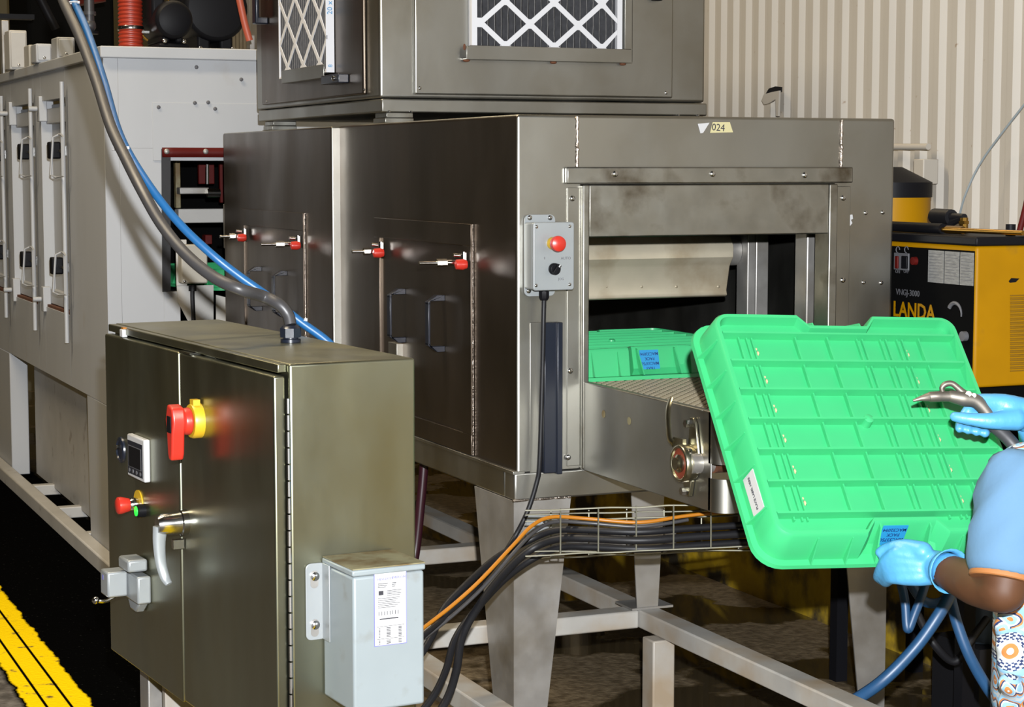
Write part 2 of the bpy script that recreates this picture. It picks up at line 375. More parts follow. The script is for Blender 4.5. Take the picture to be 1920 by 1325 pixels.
# ================================================================== tunnel washer
X0, X1, YF, YM, YE, ZT, ZB = 1.788, 2.811, 4.164, 5.457, 6.66, 1.522, .698
FRONT = FR((0, YF, 0), (1, 0, 0), (0, 0, 1))
LEFT = FR((X0, 0, 0), (0, -1, 0), (0, 0, 1))
def fp(px, py, w=0.0): p = PY(px, py, YF-w); return (p.x, p.z, w)
def lp(px, py, x=X0): p = PX(px, py, x); return (-p.y, p.z)
tun = thing('tunnel_washer', 'long stainless steel tunnel dryer with open front end and side doors', 'machine', (2.3, 5.4, 0))
s = MB(); xa, xb, za = 1.948, 2.638, 1.363
V = [(X0, YF, ZB), (xa, YF, ZB), (xb, YF, ZB), (X1, YF, ZB), (X0, YF, ZT), (xa, YF, ZT), (xb, YF, ZT), (X1, YF, ZT), (xa, YF, za), (xb, YF, za),
     (X0, YM, ZB), (X1, YM, ZB), (X0, YM, ZT), (X1, YM, ZT)]
s.add(V, [(0, 1, 8, 5, 4), (8, 9, 6, 5), (2, 3, 7, 6, 9), (10, 0, 4, 12), (3, 11, 13, 7), (4, 5, 6, 7, 13, 12)])
build('shell', s, STEEL, tun, bevel=.007, seg=3, fm=(OILSHADE, (3,)))
s = MB().add([(1.762, YM, ZB), (X0, YM, ZB), (X0, YM, ZT-.003), (1.762, YM, ZT-.003), (1.762, YE, ZB), (1.762, YE, ZT-.003), (X1, YE, ZB), (X1, YE, ZT-.003), (X1, YM, ZB), (X1, YM, ZT-.003)],
             [(0, 1, 2, 3), (4, 0, 3, 5), (6, 4, 5, 7), (8, 6, 7, 9), (3, 2, 9, 7, 5)])
build('rear_shell', s, STEEL, tun, bevel=.005, seg=3, fm=(OILSHADE, (1,)))
# opening frame and flanges
m = MB(FRONT); m.box(xa, 1.965, ZB, 1.361, -.05, .016); m.box(2.614, xb, ZB, 1.361, -.05, .016); m.box(1.965, 2.614, 1.240, 1.361, -.03, .014)
build('opening_frame', m, STEEL2, tun, bevel=.003)
m = MB(FRONT); a = fp(1060, 372)[0]; m.box(a+.004, xa, .705, 1.355, 0, .004); build('flange', m, STEEL, tun, bevel=.001)
m = MB(FRONT); a = fp(1593, 372)[0]; m.box(xb, a, .705, 1.355, 0, .004); build('flange', m, STEEL, tun, bevel=.001)
m = MB(FRONT); m.box(1.908, 2.682, 1.364, 1.402, 0, .014); build('header_bar', m, STEEL2, tun, bevel=.003)
for q in ((1153, 326), (1336, 326), (1509, 328)): u, v, w = fp(*q, .014); screw(FRONT, u, v, w, .0075, tun)
for q in ((1073, 372), (1069, 695), (1065, 857), (1581, 371), (1580, 525)): u, v, w = fp(*q, .004); screw(FRONT, u, v, w, .007, tun)
for q in ((1623, 399), (1655, 398), (1619, 529), (1652, 530)): u, v, w = fp(*q); screw(FRONT, u, v, w, .0055, tun)
for px in (1082, 1577):
    m = MB(FRONT); n = 26
    x = fp(px, 260)[0]; pts = [(x+random.uniform(-.001, .001), 1.518-(1.518-1.403)*i/n, .001) for i in range(n+1)]
    m.tube(pts, [random.uniform(.003, .0055) for _ in pts], 8); build('weld_seam', m, WELD, tun)
m = MB(FRONT); a = [fp(*q)[:2] for q in ((1308, 232), (1330, 230), (1318, 249), (1313, 250))]; m.prism(a, .0004, .001); build('tape_scrap', m, PAPER, tun)
m = MB(FRONT); a = [fp(*q)[:2] for q in ((1336, 229), (1368, 229), (1374, 248), (1331, 249))]; m.prism(a, .0004, .0012); tp = build('tape_strip', m, TAPE, tun, label='yellow masking tape marked 024')
u, v, w = fp(1347, 239.5, .0016); text('tape_number', '024', .024, FRONT @ Matrix.Translation((u, v, w)) @ Matrix.Rotation(-.06, 4, 'Z'), INK, tun)
m = MB(FRONT); a = [fp(*q)[:2] for q in ((1583, 404), (1598, 402), (1599, 410), (1595, 412), (1598, 418), (1592, 425), (1588, 417))]; m.prism(a, .0002, .001); build('paint_splash', m, PAPER, tun)
# cable channel on the left jamb
m = MB(FRONT); u0 = fp(1018, 740)[0]; u1 = fp(1046, 740)[0]; z0 = fp(1030, 884)[1]; z1 = fp(1030, 603)[1]
m.box(u0-.006, u1-.012, z0, z1, 0, .022); m.box(u1-.014, u1, z0-.003, z1, 0, .028); build('cable_channel', m, NAVY, tun, bevel=.002, label='dark blue-black vertical cable channel')
m = MB(FRONT); m.box(u0-.034, u0-.006, z0, z1, 0, .003); build('backing_strip', m, STEEL, tun, bevel=.001)
# base beams and legs
m = MB().box(X0-.006, X1, YF, YF+.06, .63, ZB-.002); build('base_beam', m, STEEL, tun, bevel=.005)
m = MB().box(X0-.006, X0+.05, YF+.06, YE, .63, ZB-.002); build('base_beam', m, STEEL, tun, bevel=.005)
m = MB().box(X1-.05, X1, YF+.06, YE, .63, ZB-.002); build('base_beam', m, STEEL, tun, bevel=.005)
m = MB().box(X0-.010, X0+.02, YF-.002, YE, ZB-.006, ZB+.002); build('ledge', m, STEEL, tun, bevel=.001)
m = MB(FRONT); a = [fp(961+108*i/14, 941) for i in range(15)]; m.tube([(p[0], .631, .002) for p in a], [random.uniform(.002, .004) for _ in a], 8); build('weld_seam', m, WELD, tun)
def leg(xo, d, yb, dy):
    # angle leg: front plate tapers in x, side plate tapers in y
    Lg = MB(FR((0, yb, 0), (1, 0, 0), (0, 0, 1)))
    Lg.prism([(xo, 0), (xo+d*.070, 0), (xo+d*.146, .63), (xo, .63)], 0, .004*(1 if dy > 0 else -1))
    Ls = MB(FR((xo, 0, 0), (0, -1, 0), (0, 0, 1))); Ls.prism([(-yb, 0), (-yb-dy*.09, 0), (-yb-dy*.24, .63), (-yb, .63)], 0, -.004*(1 if d > 0 else -1))
    Lg.v += Ls.v; Lg.f += [tuple(i+8 for i in f) for f in Ls.f]
    return build('leg', Lg, STEELS, tun)
leg(1.779, 1, YF, 1); leg(X1-.004, -1, YF, 1); leg(1.779, 1, YE, -1); leg(X1-.004, -1, YE, -1)
m = MB(FRONT); a = [fp(*q)[:2] for q in ((985, 965), (1045, 965), (1043, 1020), (985, 1022))]; m.prism(a, .004, .008); build('junction_plate', m, GALV, tun)
for q in ((1020, 982), (996, 1008)): u, v, w = fp(*q, .008); screw(FRONT, u, v, w, .006, tun)
# side doors
def side_door(x, dy):
    LF = FR((x, 0, 0), (0, -1, 0), (0, 0, 1))
    a0, a1, b0, b1 = -(5.14+dy), -(4.428+dy), .702, 1.265; c0, c1, d0, d1 = -(5.097+dy), -(4.483+dy), .752, 1.212
    m = MB(LF); m.box(c0, c1, d0, d1, 0, .002); dr = build('door', m, OILSHADE, tun, bevel=.001)
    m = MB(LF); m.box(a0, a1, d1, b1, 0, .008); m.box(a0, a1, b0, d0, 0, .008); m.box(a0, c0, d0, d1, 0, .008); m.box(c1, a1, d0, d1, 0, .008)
    build('door_frame', m, OILSHADE, dr, bevel=.001)
    m = MB(LF); n = 40; m.tube([(a1, b0+(b1-b0)*i/n, .003) for i in range(n+1)], [random.uniform(.0015, .0032) for _ in range(n+1)], 6); build('weld_seam', m, WELD, dr)
    for yy in (4.915, 4.628):
        H = FR((x, yy+dy, 0), (-1, 0, 0), (0, 0, 1)); m = MB(H); z0, z1 = .940, 1.082; t = .011
        m.prism([(.002, z1-.014), (.002, z1), (.022, z1+.001), (.047, z1-.016), (.047, z1-.022), (.041, z1-.022), (.040, z1-.014)], -t, t)
        m.prism([(.002, z0+.014), (.002, z0), (.022, z0-.001), (.047, z0+.016), (.047, z0+.022), (.041, z0+.022), (.040, z0+.014)], -t, t)
        m.box(.041, .047, z0+.018, z1-.018, -t, t); build('handle', m, NAVY, dr, bevel=.001)
    for yy, zz, L, s_ in ((5.06, 1.180, .085, 1), (4.455, 1.176, .118, 1)):
        y = yy+dy; b = Vector((x-.013, y, zz))
        def q(o, dy_=0, dz=0): return b+Vector((-o, dy_, dz))
        m = MB(); m.box(x-.017, x-.013, y-.012, y+.012, zz-.016, zz+.02); m.cyl(q(0, 0, -.004), q(L*.55, 0, -.004), .0075); m.cyl(q(L*.4, 0, -.004), q(L*.62, 0, -.004), .010, n=6)
        m.cyl(q(L*.6, 0, -.004), q(L, 0, -.004), .0045); m.cyl(q(.004, -.004, -.018), q(.004, -.004, .022), .006); m.cyl(q(.012, 0, .012), q(.03, 0, .014), .005)
        cl = build('toggle_clamp', m, CHROME, dr)
        m = MB(); m.lathe([(.004, 0), (.012, .003), (.0135, .02), (.010, .03), (.004, .032)], q(.032, -.016, -.008), (1, -.15, 0), 12); build('grip', m, RED, dr)
side_door(X0, 0); side_door(1.762, 1.287)
m = MB(LEFT); a = lp(741, 640); b = lp(757, 672); m.box(a[0], b[0], b[1]-.02, a[1], 0, .02); build('bracket', m, STEEL, tun, bevel=.001)
# inside the tunnel
K = FR((0, 4.62, 0), (0, -1, 0), (0, 0, 1))   # (out towards camera, z) profile swept along x
m = MB(FR((1.80, 4.66, 0), (0, -1, 0), (0, 0, 1)))
prof = [(-.06, 1.215), (.0, 1.228), (.045, 1.222), (.066, 1.195), (.066, 1.165), (.052, 1.148), (.046, 1.14), (.030, 1.075), (.034, 1.062), (.026, 1.058), (-.04, 1.06), (-.06, 1.15)]
m.prism(prof, 0, -.80); kn = build('air_knife', m, KNIFE, tun, bevel=.002, label='beige air knife across the tunnel mouth')
for px in (1137, 1203, 1268, 1347):
    p = PY(px, 537, 4.628); screw(FR((0, 4.629, 0), (1, 0, 0), (0, 0, 1)), p.x, p.z, 0, .005, kn, TAN)
m = MB().cyl((2.60, 4.67, 1.18), (2.645, 4.67, 1.18), .042, n=20); build('knife_inlet', m, STEELS, tun)
m = MB().box(2.646, 2.672, 4.60, 4.66, .74, 1.5); m.box(2.673, 2.712, 4.602, 4.66, .74, 1.5); build('inner_post', m, STEELS, tun, bevel=.003)
m = MB().box(2.676, 2.735, 4.35, 4.41, .74, 1.5); build('inner_jamb', m, STEELS, tun, bevel=.004)
for px0, px1, yy in ((1210, 1247, 5.75), (1150, 1182, 5.9), (1303, 1320, 5.85)):
    a = PY(px0, 560, yy); b = PY(px1, 560, yy); m = MB().box(a.x, b.x, yy, yy+.04, .74, 1.45); build('inner_post', m, TAN if px0 != 1150 else WHITEG, tun, bevel=.003)
m = MB().box(2.0, 2.78, 5.6, 5.64, 1.08, 1.14); build('cross_bar', m, DGREY, tun)
pts = [PY(1240, 545, 5.5), PY(1285, 578, 5.4), PY(1330, 608, 5.3), PY(1400, 650, 5.2)]
m = MB(); P = smooth_path(pts, 14); m.tube(P, [.044+.0025*(i % 2) for i in range(len(P))], 18); build('inner_duct', m, BROWND, tun)
pts = [Vector((2.77, 4.95, 1.20)), Vector((2.77, 4.99, 1.27)), Vector((2.77, 5.03, 1.36))]; P = smooth_path(pts, 12)
m = MB(); m.tube(P, [.030+.003*(i % 2) for i in range(len(P))], 16); build('inner_hose', m, REDH, tun)
# ================================================================== filter housing on top of the tunnel
HX0, HX1, HYF, HYB, HZ0, HZ1 = 1.81, 2.823, 5.17, 6.40, 1.592, 2.04
hou = thing('filter_housing', 'square stainless steel fan housing standing on top of the tunnel', 'fan housing', (2.3, 5.8, 1.523))
HF = FR((0, HYF, 0), (1, 0, 0), (0, 0, 1)); HL = FR((HX0, 0, 0), (0, -1, 0), (0, 0, 1))
def hp(px, py, w=0.0): p = PY(px, py, HYF-w); return (p.x, p.z, w)
def hlp(px, py, w=0.0): p = PX(px, py, HX0-w); return (-p.y, p.z, w)
m = MB().box(HX0, HX1, HYF, HYB, HZ0, HZ1); build('body', m, STEEL, hou, bevel=.008, seg=3)
m = MB().box(HX0+.004, HX1+.006, HYF-.004, HYB, 1.553, HZ0-.002); build('base_rail', m, STEEL, hou, bevel=.004)
for (x, y) in ((HX0+.015, HYF), (HX0+.015, HYB-.12), (HX1-.1, HYF), (HX1-.1, HYB-.12)):
    m = MB().box(x, x+.085, y, y+.10, 1.5235, 1.538); m.box(x+.006, x+.085, y+.006, y+.10, 1.538, 1.553); ft = build('foot_pad', m, STEEL2, hou, bevel=.002)
    for dx in (.01, .075): screw(FR((x+dx, y+.004, 1.5535), (1, 0, 0), (0, 1, 0)), 0, -.008, -.0, .006, ft)
xa_, xb_ = hp(775, 178)[0], hp(1258, 185)[0]
m = MB(HF); m.box(xa_, xb_, 1.603, HZ1-.02, .0, .012); build('front_panel', m, STEEL, hou, bevel=.005, seg=3)
for q in ((787, 165), (1249, 174)): u, v, w = hp(*q, .012); screw(HF, u, v, w, .005, hou)
ya_, yb_ = hlp(688, 100)[0], hlp(496, 100)[0]
m = MB(HL); m.box(yb_, ya_, 1.605, HZ1-.02, .0, .012); build('side_panel', m, OILSHADE, hou, bevel=.005, seg=3)
for q in ((684, 168), (500, 190)): u, v, w = hlp(*q, .012); screw(HL, u, v, w, .004, hou)
# brackets that hold the filters
def bracket(M, u0, u1, v0, side, mtl):
    m = MB(M); m.prism([(u0, v0), (u1, v0), (u1, v0+.037), (u0+.012, v0+.037), (u0+.003, v0+.033), (u0, v0+.026)], .040, .043); m.box(u0, u1, v0-.002, v0+.002, .012, .043)
    b = build('filter_channel', m, mtl, hou, bevel=.001)
    if side:
        m = MB(M); m.box(u1-.025, u1, v0+.037, HZ1-.04, .040, .043); m.box(u1-.003, u1, v0, HZ1-.04, .012, .043); build('filter_channel', m, mtl, hou, bevel=.001)
    return b
f0 = hp(874, 112, .04); f1 = hp(1185, 117, .04)
bracket(HF, f0[0], f1[0], f1[1], True, STEEL)
for px in (874, 1037, 1167):
    u, v, w = hp(px, 117, .02); m = MB(HF); m.sphere((u, f1[1]-.004, .022), .008, 10, (1.3, .6, 1)); build('rust_tack', m, RUST, hou)
m = MB(HF); u, v, w = hp(871, 88, .013); m.sphere((u, v, .012), .007, 10, (.6, 1.4, .3)); build('rust_tack', m, RUST, hou)
g0 = hlp(529, 140, .04); g1 = hlp(612, 132, .04)
bracket(HL, g0[0], g1[0]-.02, g1[1]-.018, False, STEEL)
m = MB(HL); u, v, w = hlp(640, 148, .012); m.box(u-.09, u+.07, v-.014, v+.012, .012, .045); lt = build('latch', m, NAVY, hou, bevel=.003)
screw(HL, u+.03, v, .045, .008, hou)
m = MB(HL); a = hlp(500, 40, .012)
m.box(a[0]-.02, a[0]+.02, a[1]-.01, a[1]+.012, .012, .05); m.box(a[0]-.02, a[0]+.02, a[1]-.01, a[1]+.12, .042, .055); m.box(a[0]-.02, a[0]+.02, a[1]+.10, a[1]+.12, .012, .05)
build('handle', m, NAVY, hou, bevel=.004)
u, v, w = hp(1228, 0, .012); m = MB(HF); m.box(u-.015, u+.015, v-.003, v+.06, .012, .035); build('catch', m, BLACK, hou, bevel=.004)
# air filters
def air_filter(name, label, M, u0, u1, v0, v1, node0, pu, pv, fr):
    f = thing(name, label, 'air filter', M @ Vector(((u0+u1)/2, v0, .013)), 0, 'pleated air filters')
    m = MB(M); t0, t1 = .014, .039
    m.box(u0, u0+fr, v0, v1, t0, t1); m.box(u1-fr, u1, v0, v1, t0, t1); m.box(u0+fr, u1-fr, v0, v0+fr, t0, t1); m.box(u0+fr, u1-fr, v1-fr, v1, t0, t1)
    build('card_frame', m, WHITEF, f)
    m = MB(M); n = int((u1-u0)/.0195); pts = []
    for i in range(n+1): pts += [(u0+(u1-u0)*i/n, .018), (u0+(u1-u0)*(i+.5)/n, .034)]
    pts = pts[:-1]; m.rings([[Vector((a, v, b)) for a, b in pts] for v in (v0, v1)], False, False); build('pleated_media', m, MEDIA, f, angle=10)
    for i in range(n):
        m = MB(M); u = u0+(u1-u0)*(i+.5)/n; m.tube([(u+random.uniform(-.001, .001), v0+(v1-v0)*k/12, .0342) for k in range(13)], .0009, 4); build('pleat_fold', m, MEDIAF, f)
    # diamond grid
    segs = set(); r = range(-9, 10); eps = 1e-6
    m = MB(M); hw = .0075
    for i in r:
        for j in r:
            if (i+j) % 2: continue
            a = (node0[0]+i*pu, node0[1]+j*pv)
            for di in (-1, 1):
                b = (a[0]+di*pu, a[1]+pv)
                if min(a[0], b[0]) < u0-.001 or max(a[0], b[0]) > u1+.02 or a[1] < v0-.04 or b[1] > v1+.03: continue
                d = Vector((b[0]-a[0], b[1]-a[1])); L = d.length; d /= L; nn = Vector((-d.y, d.x))
                A = Vector(a); B = Vector(b)
                def clip(P):
                    return (min(max(P[0], u0), u1), min(max(P[1], v0), v1))
                m.prism([clip(A-nn*hw), clip(B-nn*hw), clip(B+nn*hw), clip(A+nn*hw)], .0352, .0375)
            if u0-.002 <= a[0] <= u1+.002 and v0 <= a[1] <= v1: m.prism([(max(a[0]-.012, u0), a[1]-.013), (min(a[0]+.012, u1), a[1]-.013), (min(a[0]+.012, u1), a[1]+.013), (max(a[0]-.012, u0), a[1]+.013)], .0352, .0378)
    build('diamond_grid', m, WHITEF, f)
    return f
W0 = .036
n1 = hp(899, 42, W0); n2 = hp(991.5, 45, W0); n3 = hp(944.6, 86, W0)
air_filter('air_filter', 'white diamond-faced pleated filter on the front of the fan housing', HF, hp(884, 60, W0)[0], hp(1166, 60, W0)[0], hp(1000, 100, W0)[1]-.01, HZ1-.06, (n1[0]+.003, n1[1]), (n2[0]-n1[0])/2, n1[1]-n3[1], .016)
l1 = hlp(568, 35, W0); l2 = hlp(599, 30, W0); l3 = hlp(584, 75.5, W0)
lf = air_filter('air_filter', 'white diamond-faced pleated filter on the dark side of the fan housing', HL, hlp(524, 60, W0)[0], hlp(613, 60, W0)[0], g1[1]-.005, HZ1-.06, (l1[0], l1[1]), (l2[0]-l1[0])/2, l1[1]-l3[1], .004)
fu = hlp(613, 60, W0)[0]
TM = FR((HX0-.0265, -fu-.0005, 0), (0, 0, 1), (-1, 0, 0))  # reads upwards on the white card edge
TM = FR((HX0-.0265, -fu-.0008, hlp(622, 12, W0)[1]), (0, 0, 1), (-1, 0, 0))
text('size_print', '20 x', .022, TM, BLUEL, lf); 
TM2 = FR((HX0-.0265, -fu-.0008, hlp(622, 122, W0)[1]), (0, 0, 1), (-1, 0, 0)); text('size_print', '8', .018, TM2, BLUEL, lf)
# ================================================================== conveyor
con = thing('belt_conveyor', 'stainless conveyor with woven wire belt sticking out of the tunnel', 'conveyor', (2.28, 4.0, .30))
CX0, CX1, CY0 = 1.952, 2.612, 3.50
def cside(x, s):
    m = MB(); m.box(x, x+.004*s, 3.535, 6.5, .695, .902) if s > 0 else m.box(x+.004*s, x, 3.535, 6.5, .695, .902)
    m.box(min(x, x+.018*s), max(x, x+.018*s), 3.53, 6.5, .899, .903)
    return build('side_plate', m, STEEL, con, bevel=.002)
cside(CX0, 1); cside(CX1, -1)
def nose(x, s, z0, z1):
    pts = [(x, 3.545)]+[(x+s*(.035-.035*math.cos(a)), 3.535-.035*math.sin(a)) for a in [math.pi/2*i/8 for i in range(9)]]+[(x+s*.06, 3.50)]
    inn = [(x+s*.004, 3.545)]+[(x+s*(.035-.031*math.cos(a)), 3.535-.031*math.sin(a)) for a in [math.pi/2*i/8 for i in range(9)]]+[(x+s*.06, 3.504)]
    m = MB(); poly = pts+inn[::-1]; m.prism(poly, z0, z1); return build('nose_plate', m, STEEL, con)
for s, x in ((1, CX0), (-1, CX1)): nose(x, s, .795, .902); nose(x, s, .695, .765)
m = MB().cyl((1.93, 3.585, .79), (2.63, 3.585, .79), .022); build('shaft', m, STEELS, con)
m = MB().cyl((1.98, 3.585, .825), (2.59, 3.585, .825), .058, n=24); build('end_roller', m, RUST, con)
# belt: rows of zig-zag flat wire on cross rods
m = MB(); bz = .885; pitch = .028; r = 0; y = 3.535
while y < 4.62:
    x = CX0+.008+(.0125 if r % 2 else 0)
    while x < CX1-.022:
        m.box(x, x+.0165, y, y+.0055, bz-.0022, bz); x += .025
    y += pitch/2; r += 1
tag(build('wire_belt', m, TAN, con, smooth=False, label='woven flat-wire belt'), kind='stuff')
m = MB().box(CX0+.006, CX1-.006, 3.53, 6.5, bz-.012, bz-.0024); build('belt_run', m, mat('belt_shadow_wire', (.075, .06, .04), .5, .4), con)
m = MB().box(CX0+.006, CX1-.006, 3.6, 6.5, bz-.10, bz-.09); build('drip_pan', m, DGREY, con)
# flange bearing on the shaft end
BX = CX0-.001
m = MB(FR((BX, 0, 0), (0, -1, 0), (0, 0, 1))); c = lp(1276, 868, BX-.03); cu, cv = -3.612, .787
m.lathe([(.036, 0), (.040, .012), (.040, .030), (.037, .034), (.033, .034), (.031, .027)], (cu, cv, 0), (0, 0, 1), 28)
m.prism([(cu-.010, cv+.030), (cu+.036, cv+.012), (cu+.022, cv+.085), (cu+.012, cv+.096), (cu-.004, cv+.096)], 0, .006)
m.prism([(cu-.03, cv-.025), (cu+.012, cv-.036), (cu+.002, cv-.072), (cu-.014, cv-.072)], 0, .010)
be = build('flange_bearing', m, ZINC, con, bevel=.0015)
m = MB(FR((BX, 0, 0), (0, -1, 0), (0, 0, 1))); m.lathe([(.0315, .020), (.0315, .029), (.017, .029)], (cu, cv, 0), (0, 0, 1), 24); build('rust_ring', m, mat('rusty_seal', (.22, .035, .012), .6, var=.4, vscale=60), be)
m = MB(FR((BX, 0, 0), (0, -1, 0), (0, 0, 1))); m.lathe([(.019, .02), (.019, .034), (.013, .037), (.013, .042), (.0, .042)], (cu, cv, 0), (0, 0, 1), 20); build('collar', m, ZINC, be)
BF = FR((BX, 0, 0), (0, -1, 0), (0, 0, 1))
m = MB(BF); m.cyl((cu+.006, cv+.084, .005), (cu+.006, cv+.084, .022), .0085, n=6); build('bolt', m, CHROME, be)
m = MB(BF); m.cyl((cu-.006, cv-.060, .008), (cu-.006, cv-.060, .024), .0085, n=6); build('bolt', m, CHROME, be)
screw(BF, cu+.030, cv+.030, .020, .006, be)
# bent strap lever beside the bearing
m = MB(BF); pts = [(cu-.075, .915, .012), (cu-.068, .895, .022), (cu-.06, .862, .026), (cu-.058, .832, .024), (cu-.048, .822, .020)]
m.tube(pts, .010, 8, k=6, flat=.30, up=(1, 0, 0)); m.box(cu-.05, cu-.006, .812, .836, .012, .020); build('strap_lever', m, ZINC, con)
for px, py in ((1132, 776), (1180, 789)):
    p = lp(px, py, CX0); m = MB(FR((CX0, 0, 0), (0, -1, 0), (0, 0, 1))); m.lathe([(.009, .0003), (.009, .0008), (.0, .0009)], (p[0], p[1], 0), (0, 0, 1), 14); build('heat_stain', m, BROWNTOP, con)
# underside framework
sup = thing('support_frame', 'grey square-tube frame with dusty tops standing on the wet floor', 'frame', (2.1, 4.6, 0))
def bar(a0, a1, b0, b1, c0, c1): return build('rail', MB().box(a0, a1, b0, b1, c0, c1), BARTOP, sup, bevel=.004)
bar(2.195, 2.255, 3.05, 6.4, .255, .30)
bar(1.50, 2.194, 4.335, 4.395, .255, .30); bar(1.50, 2.194, 5.28, 5.34, .255, .30); bar(1.50, 1.56, 3.45, 4.334, .255, .30)
bar(2.256, 2.80, 5.28, 5.34, .255, .30)
build('post', MB().box(2.165, 2.225, 4.20, 4.26, 0, .254), BARTOP, sup, bevel=.004)
for x, y in ((2.2, 5.29), (1.50, 5.29), (1.50, 3.5), (2.70, 5.29), (2.2, 3.1)): build('post', MB().box(x, x+.045, y, y+.045, 0, .254), BARTOP, sup, bevel=.004)
m = MB(FR((0, 4.345, 0), (1, 0, 0), (0, 0, 1)))
m.prism([(2.192, .302), (2.25, .302), (2.268, .628), (2.172, .628)], 0, .004); 
m2 = MB(FR((2.25, 0, 0), (0, -1, 0), (0, 0, 1))); m2.prism([(-4.345, .302), (-4.42, .302), (-4.46, .628), (-4.345, .628)], 0, .004)
m.v += m2.v; m.f += [tuple(i+8 for i in f) for f in m2.f]
m3 = MB().box(2.175, 2.29, 4.335, 4.43, .3005, .306); m.f += [tuple(i+len(m.v) for i in f) for f in m3.f]; m.v += m3.v
build('conveyor_leg', m, STEELS, sup)
# ================================================================== control cabinet
CB = math.radians(4.97); CN = Vector((.9662, 3.3246, 0))
CM = Matrix.Translation(CN) @ Matrix.Rotation(CB, 4, 'Z')
cab = thing('control_cabinet', 'two-door stainless electrical cabinet with red and yellow isolator', 'cabinet', M=CM)
def cmb(): return MB(CM)
DOOR = CM @ FR((0, 0, 0), (0, -1, 0), (0, 0, 1))     # u = -y, v = z, w = out of the doors
CSIDE = CM @ FR((0, 0, 0), (1, 0, 0), (0, 0, 1))     # u = x, v = z, w = out of the right side
m = cmb(); m.box(.027, .272, 0, 1.045, .335, 1.057); build('body', m, STEELD, cab, bevel=.005, seg=3)
m = cmb(); m.box(.010, .027, .012, 1.035, 1.041, 1.0565); build('rain_lip', m, STEELD, cab, bevel=.002)
m = cmb(); m.box(0, .022, .006, .517, .330, 1.036); build('door', m, STEELD, cab, bevel=.004, seg=3)
m = cmb(); m.box(0, .022, .529, 1.030, .325, 1.036); build('door', m, STEELD, cab, bevel=.004, seg=3)
m = cmb(); n = 22
for i in range(n):
    z0 = .35+(1.0-.35)*i/n; z1 = .35+(1.0-.35)*(i+.9)/n; m.cyl((.024, -.002, z0), (.024, -.002, z1), .004, n=8)
build('piano_hinge', m, CHROME, cab)
for x0, y0 in ((.05, .92), (.05, .10), (.22, .92), (.22, .10)):
    m = cmb(); m.box(x0, x0+.045, y0, y0+.06, 0, .334); build('leg', m, STEELS, cab, bevel=.003)
m = cmb(); m.box(.05, .26, .80, .82, .10, .333); build('skirt_panel', m, BARTOP, cab, bevel=.002)
m = cmb(); m.box(.0, .024, .455, .520, 1.0365, 1.040); build('door_catch', m, CHROME, cab)
m = cmb(); m.box(.002, .014, .905, .925, 1.0365, 1.054); cl = build('corner_clip', m, PAPER, cab, bevel=.002)
m = cmb(); m.box(.004, .012, .904, .918, 1.0545, 1.058); build('clip_tip', m, ORANGE, cl)
# rotary isolator on the right door
u, v = -.400, .914
m = MB(DOOR); m.lathe([(.034, 0), (.034, .016), (.032, .020), (.0, .020)], (u, v, 0), (0, 0, 1), 26); m.box(u-.006, u+.014, v+.030, v+.042, .004, .018)
iso = build('isolator_base', m, YELLOW, cab, label='yellow isolator base plate')
m = MB(DOOR); m.lathe([(.027, .020), (.026, .032), (.024, .038)], (u, v, 0), (0, 0, 1), 22)
m.prism([(u-.012, v+.034), (u+.016, v+.028), (u+.024, v), (u+.016, v-.022), (u+.012, v-.062), (u+.006, v-.074), (u-.006, v-.074), (u-.012, v-.062), (u-.017, v-.02), (u-.024, v+.004)], .036, .062)
ih = build('isolator_handle', m, RED, iso, bevel=.004, seg=3)
m = MB(DOOR); m.box(u-.010, u+.012, v-.020, v+.012, .0615, .064); build('handle_slot', m, BLACK, iso, bevel=.001)
# display, port, emergency stop, lamp on the left door
m = MB(DOOR); m.box(-.832, -.716, .748, .838, 0, .014); dsp = build('display', m, PAPER, cab, bevel=.003)
dp = m; m = MB(DOOR); m.box(-.826, -.726, .7555, .826, .0138, .0148); build('bezel', m, NAVY, dsp)
m = MB(DOOR); m.box(-.820, -.734, .770, .816, .0146, .0152); build('screen_border', m, INKG, dsp)
m = MB(DOOR); m.box(-.817, -.737, .7715, .8145, .0150, .0156); build('screen', m, BLACK, dsp)
for i in range(4): m = MB(DOOR); m.lathe([(.0045, .0146), (.0045, .0156), (.0, .0157)], (-.815+i*.025, .7625, 0), (0, 0, 1), 10); build('key', m, INKG, dsp)
m = MB(DOOR); m.lathe([(.029, 0), (.028, .004), (.022, .006), (.020, .003), (.0, .003)], (-.919, .791, 0), (0, 0, 1), 24); pt = build('port_cover', m, NAVY, cab)
m = MB(DOOR); m.cyl((-.919, .797, .003), (-.919, .797, .012), .005, n=8); build('port_key', m, CHROME, pt)
eu, ev = -.800, .690
m = MB(DOOR); m.lathe([(.030, 0), (.030, .003), (.0, .003)], (eu, ev, 0), (0, 0, 1), 26); es = build('emergency_stop', m, YELLOW, cab, label='yellow disc of the emergency stop')
m = MB(DOOR); m.lathe([(.013, .003), (.015, .012), (.012, .020), (.010, .026)], (eu, ev, 0), (0, 0, 1), 18); build('collar', m, CHROME, es)
m = MB(DOOR); m.lathe([(.010, .020), (.014, .022), (.0185, .040), (.018, .046), (.014, .049), (.0, .050)], (eu, ev, 0), (0, 0, 1), 22); build('mushroom_button', m, RED, es)
gu, gv = -.762, .682
m = MB(DOOR); m.lathe([(.014, 0), (.014, .016), (.011, .018)], (gu, gv, 0), (0, 0, 1), 18); gl = build('indicator', m, BLACK, cab)
m = MB(DOOR); m.lathe([(.011, .014), (.0105, .020), (.0, .021)], (gu, gv, 0), (0, 0, 1), 18); build('green_lens', m, GREENL, gl)
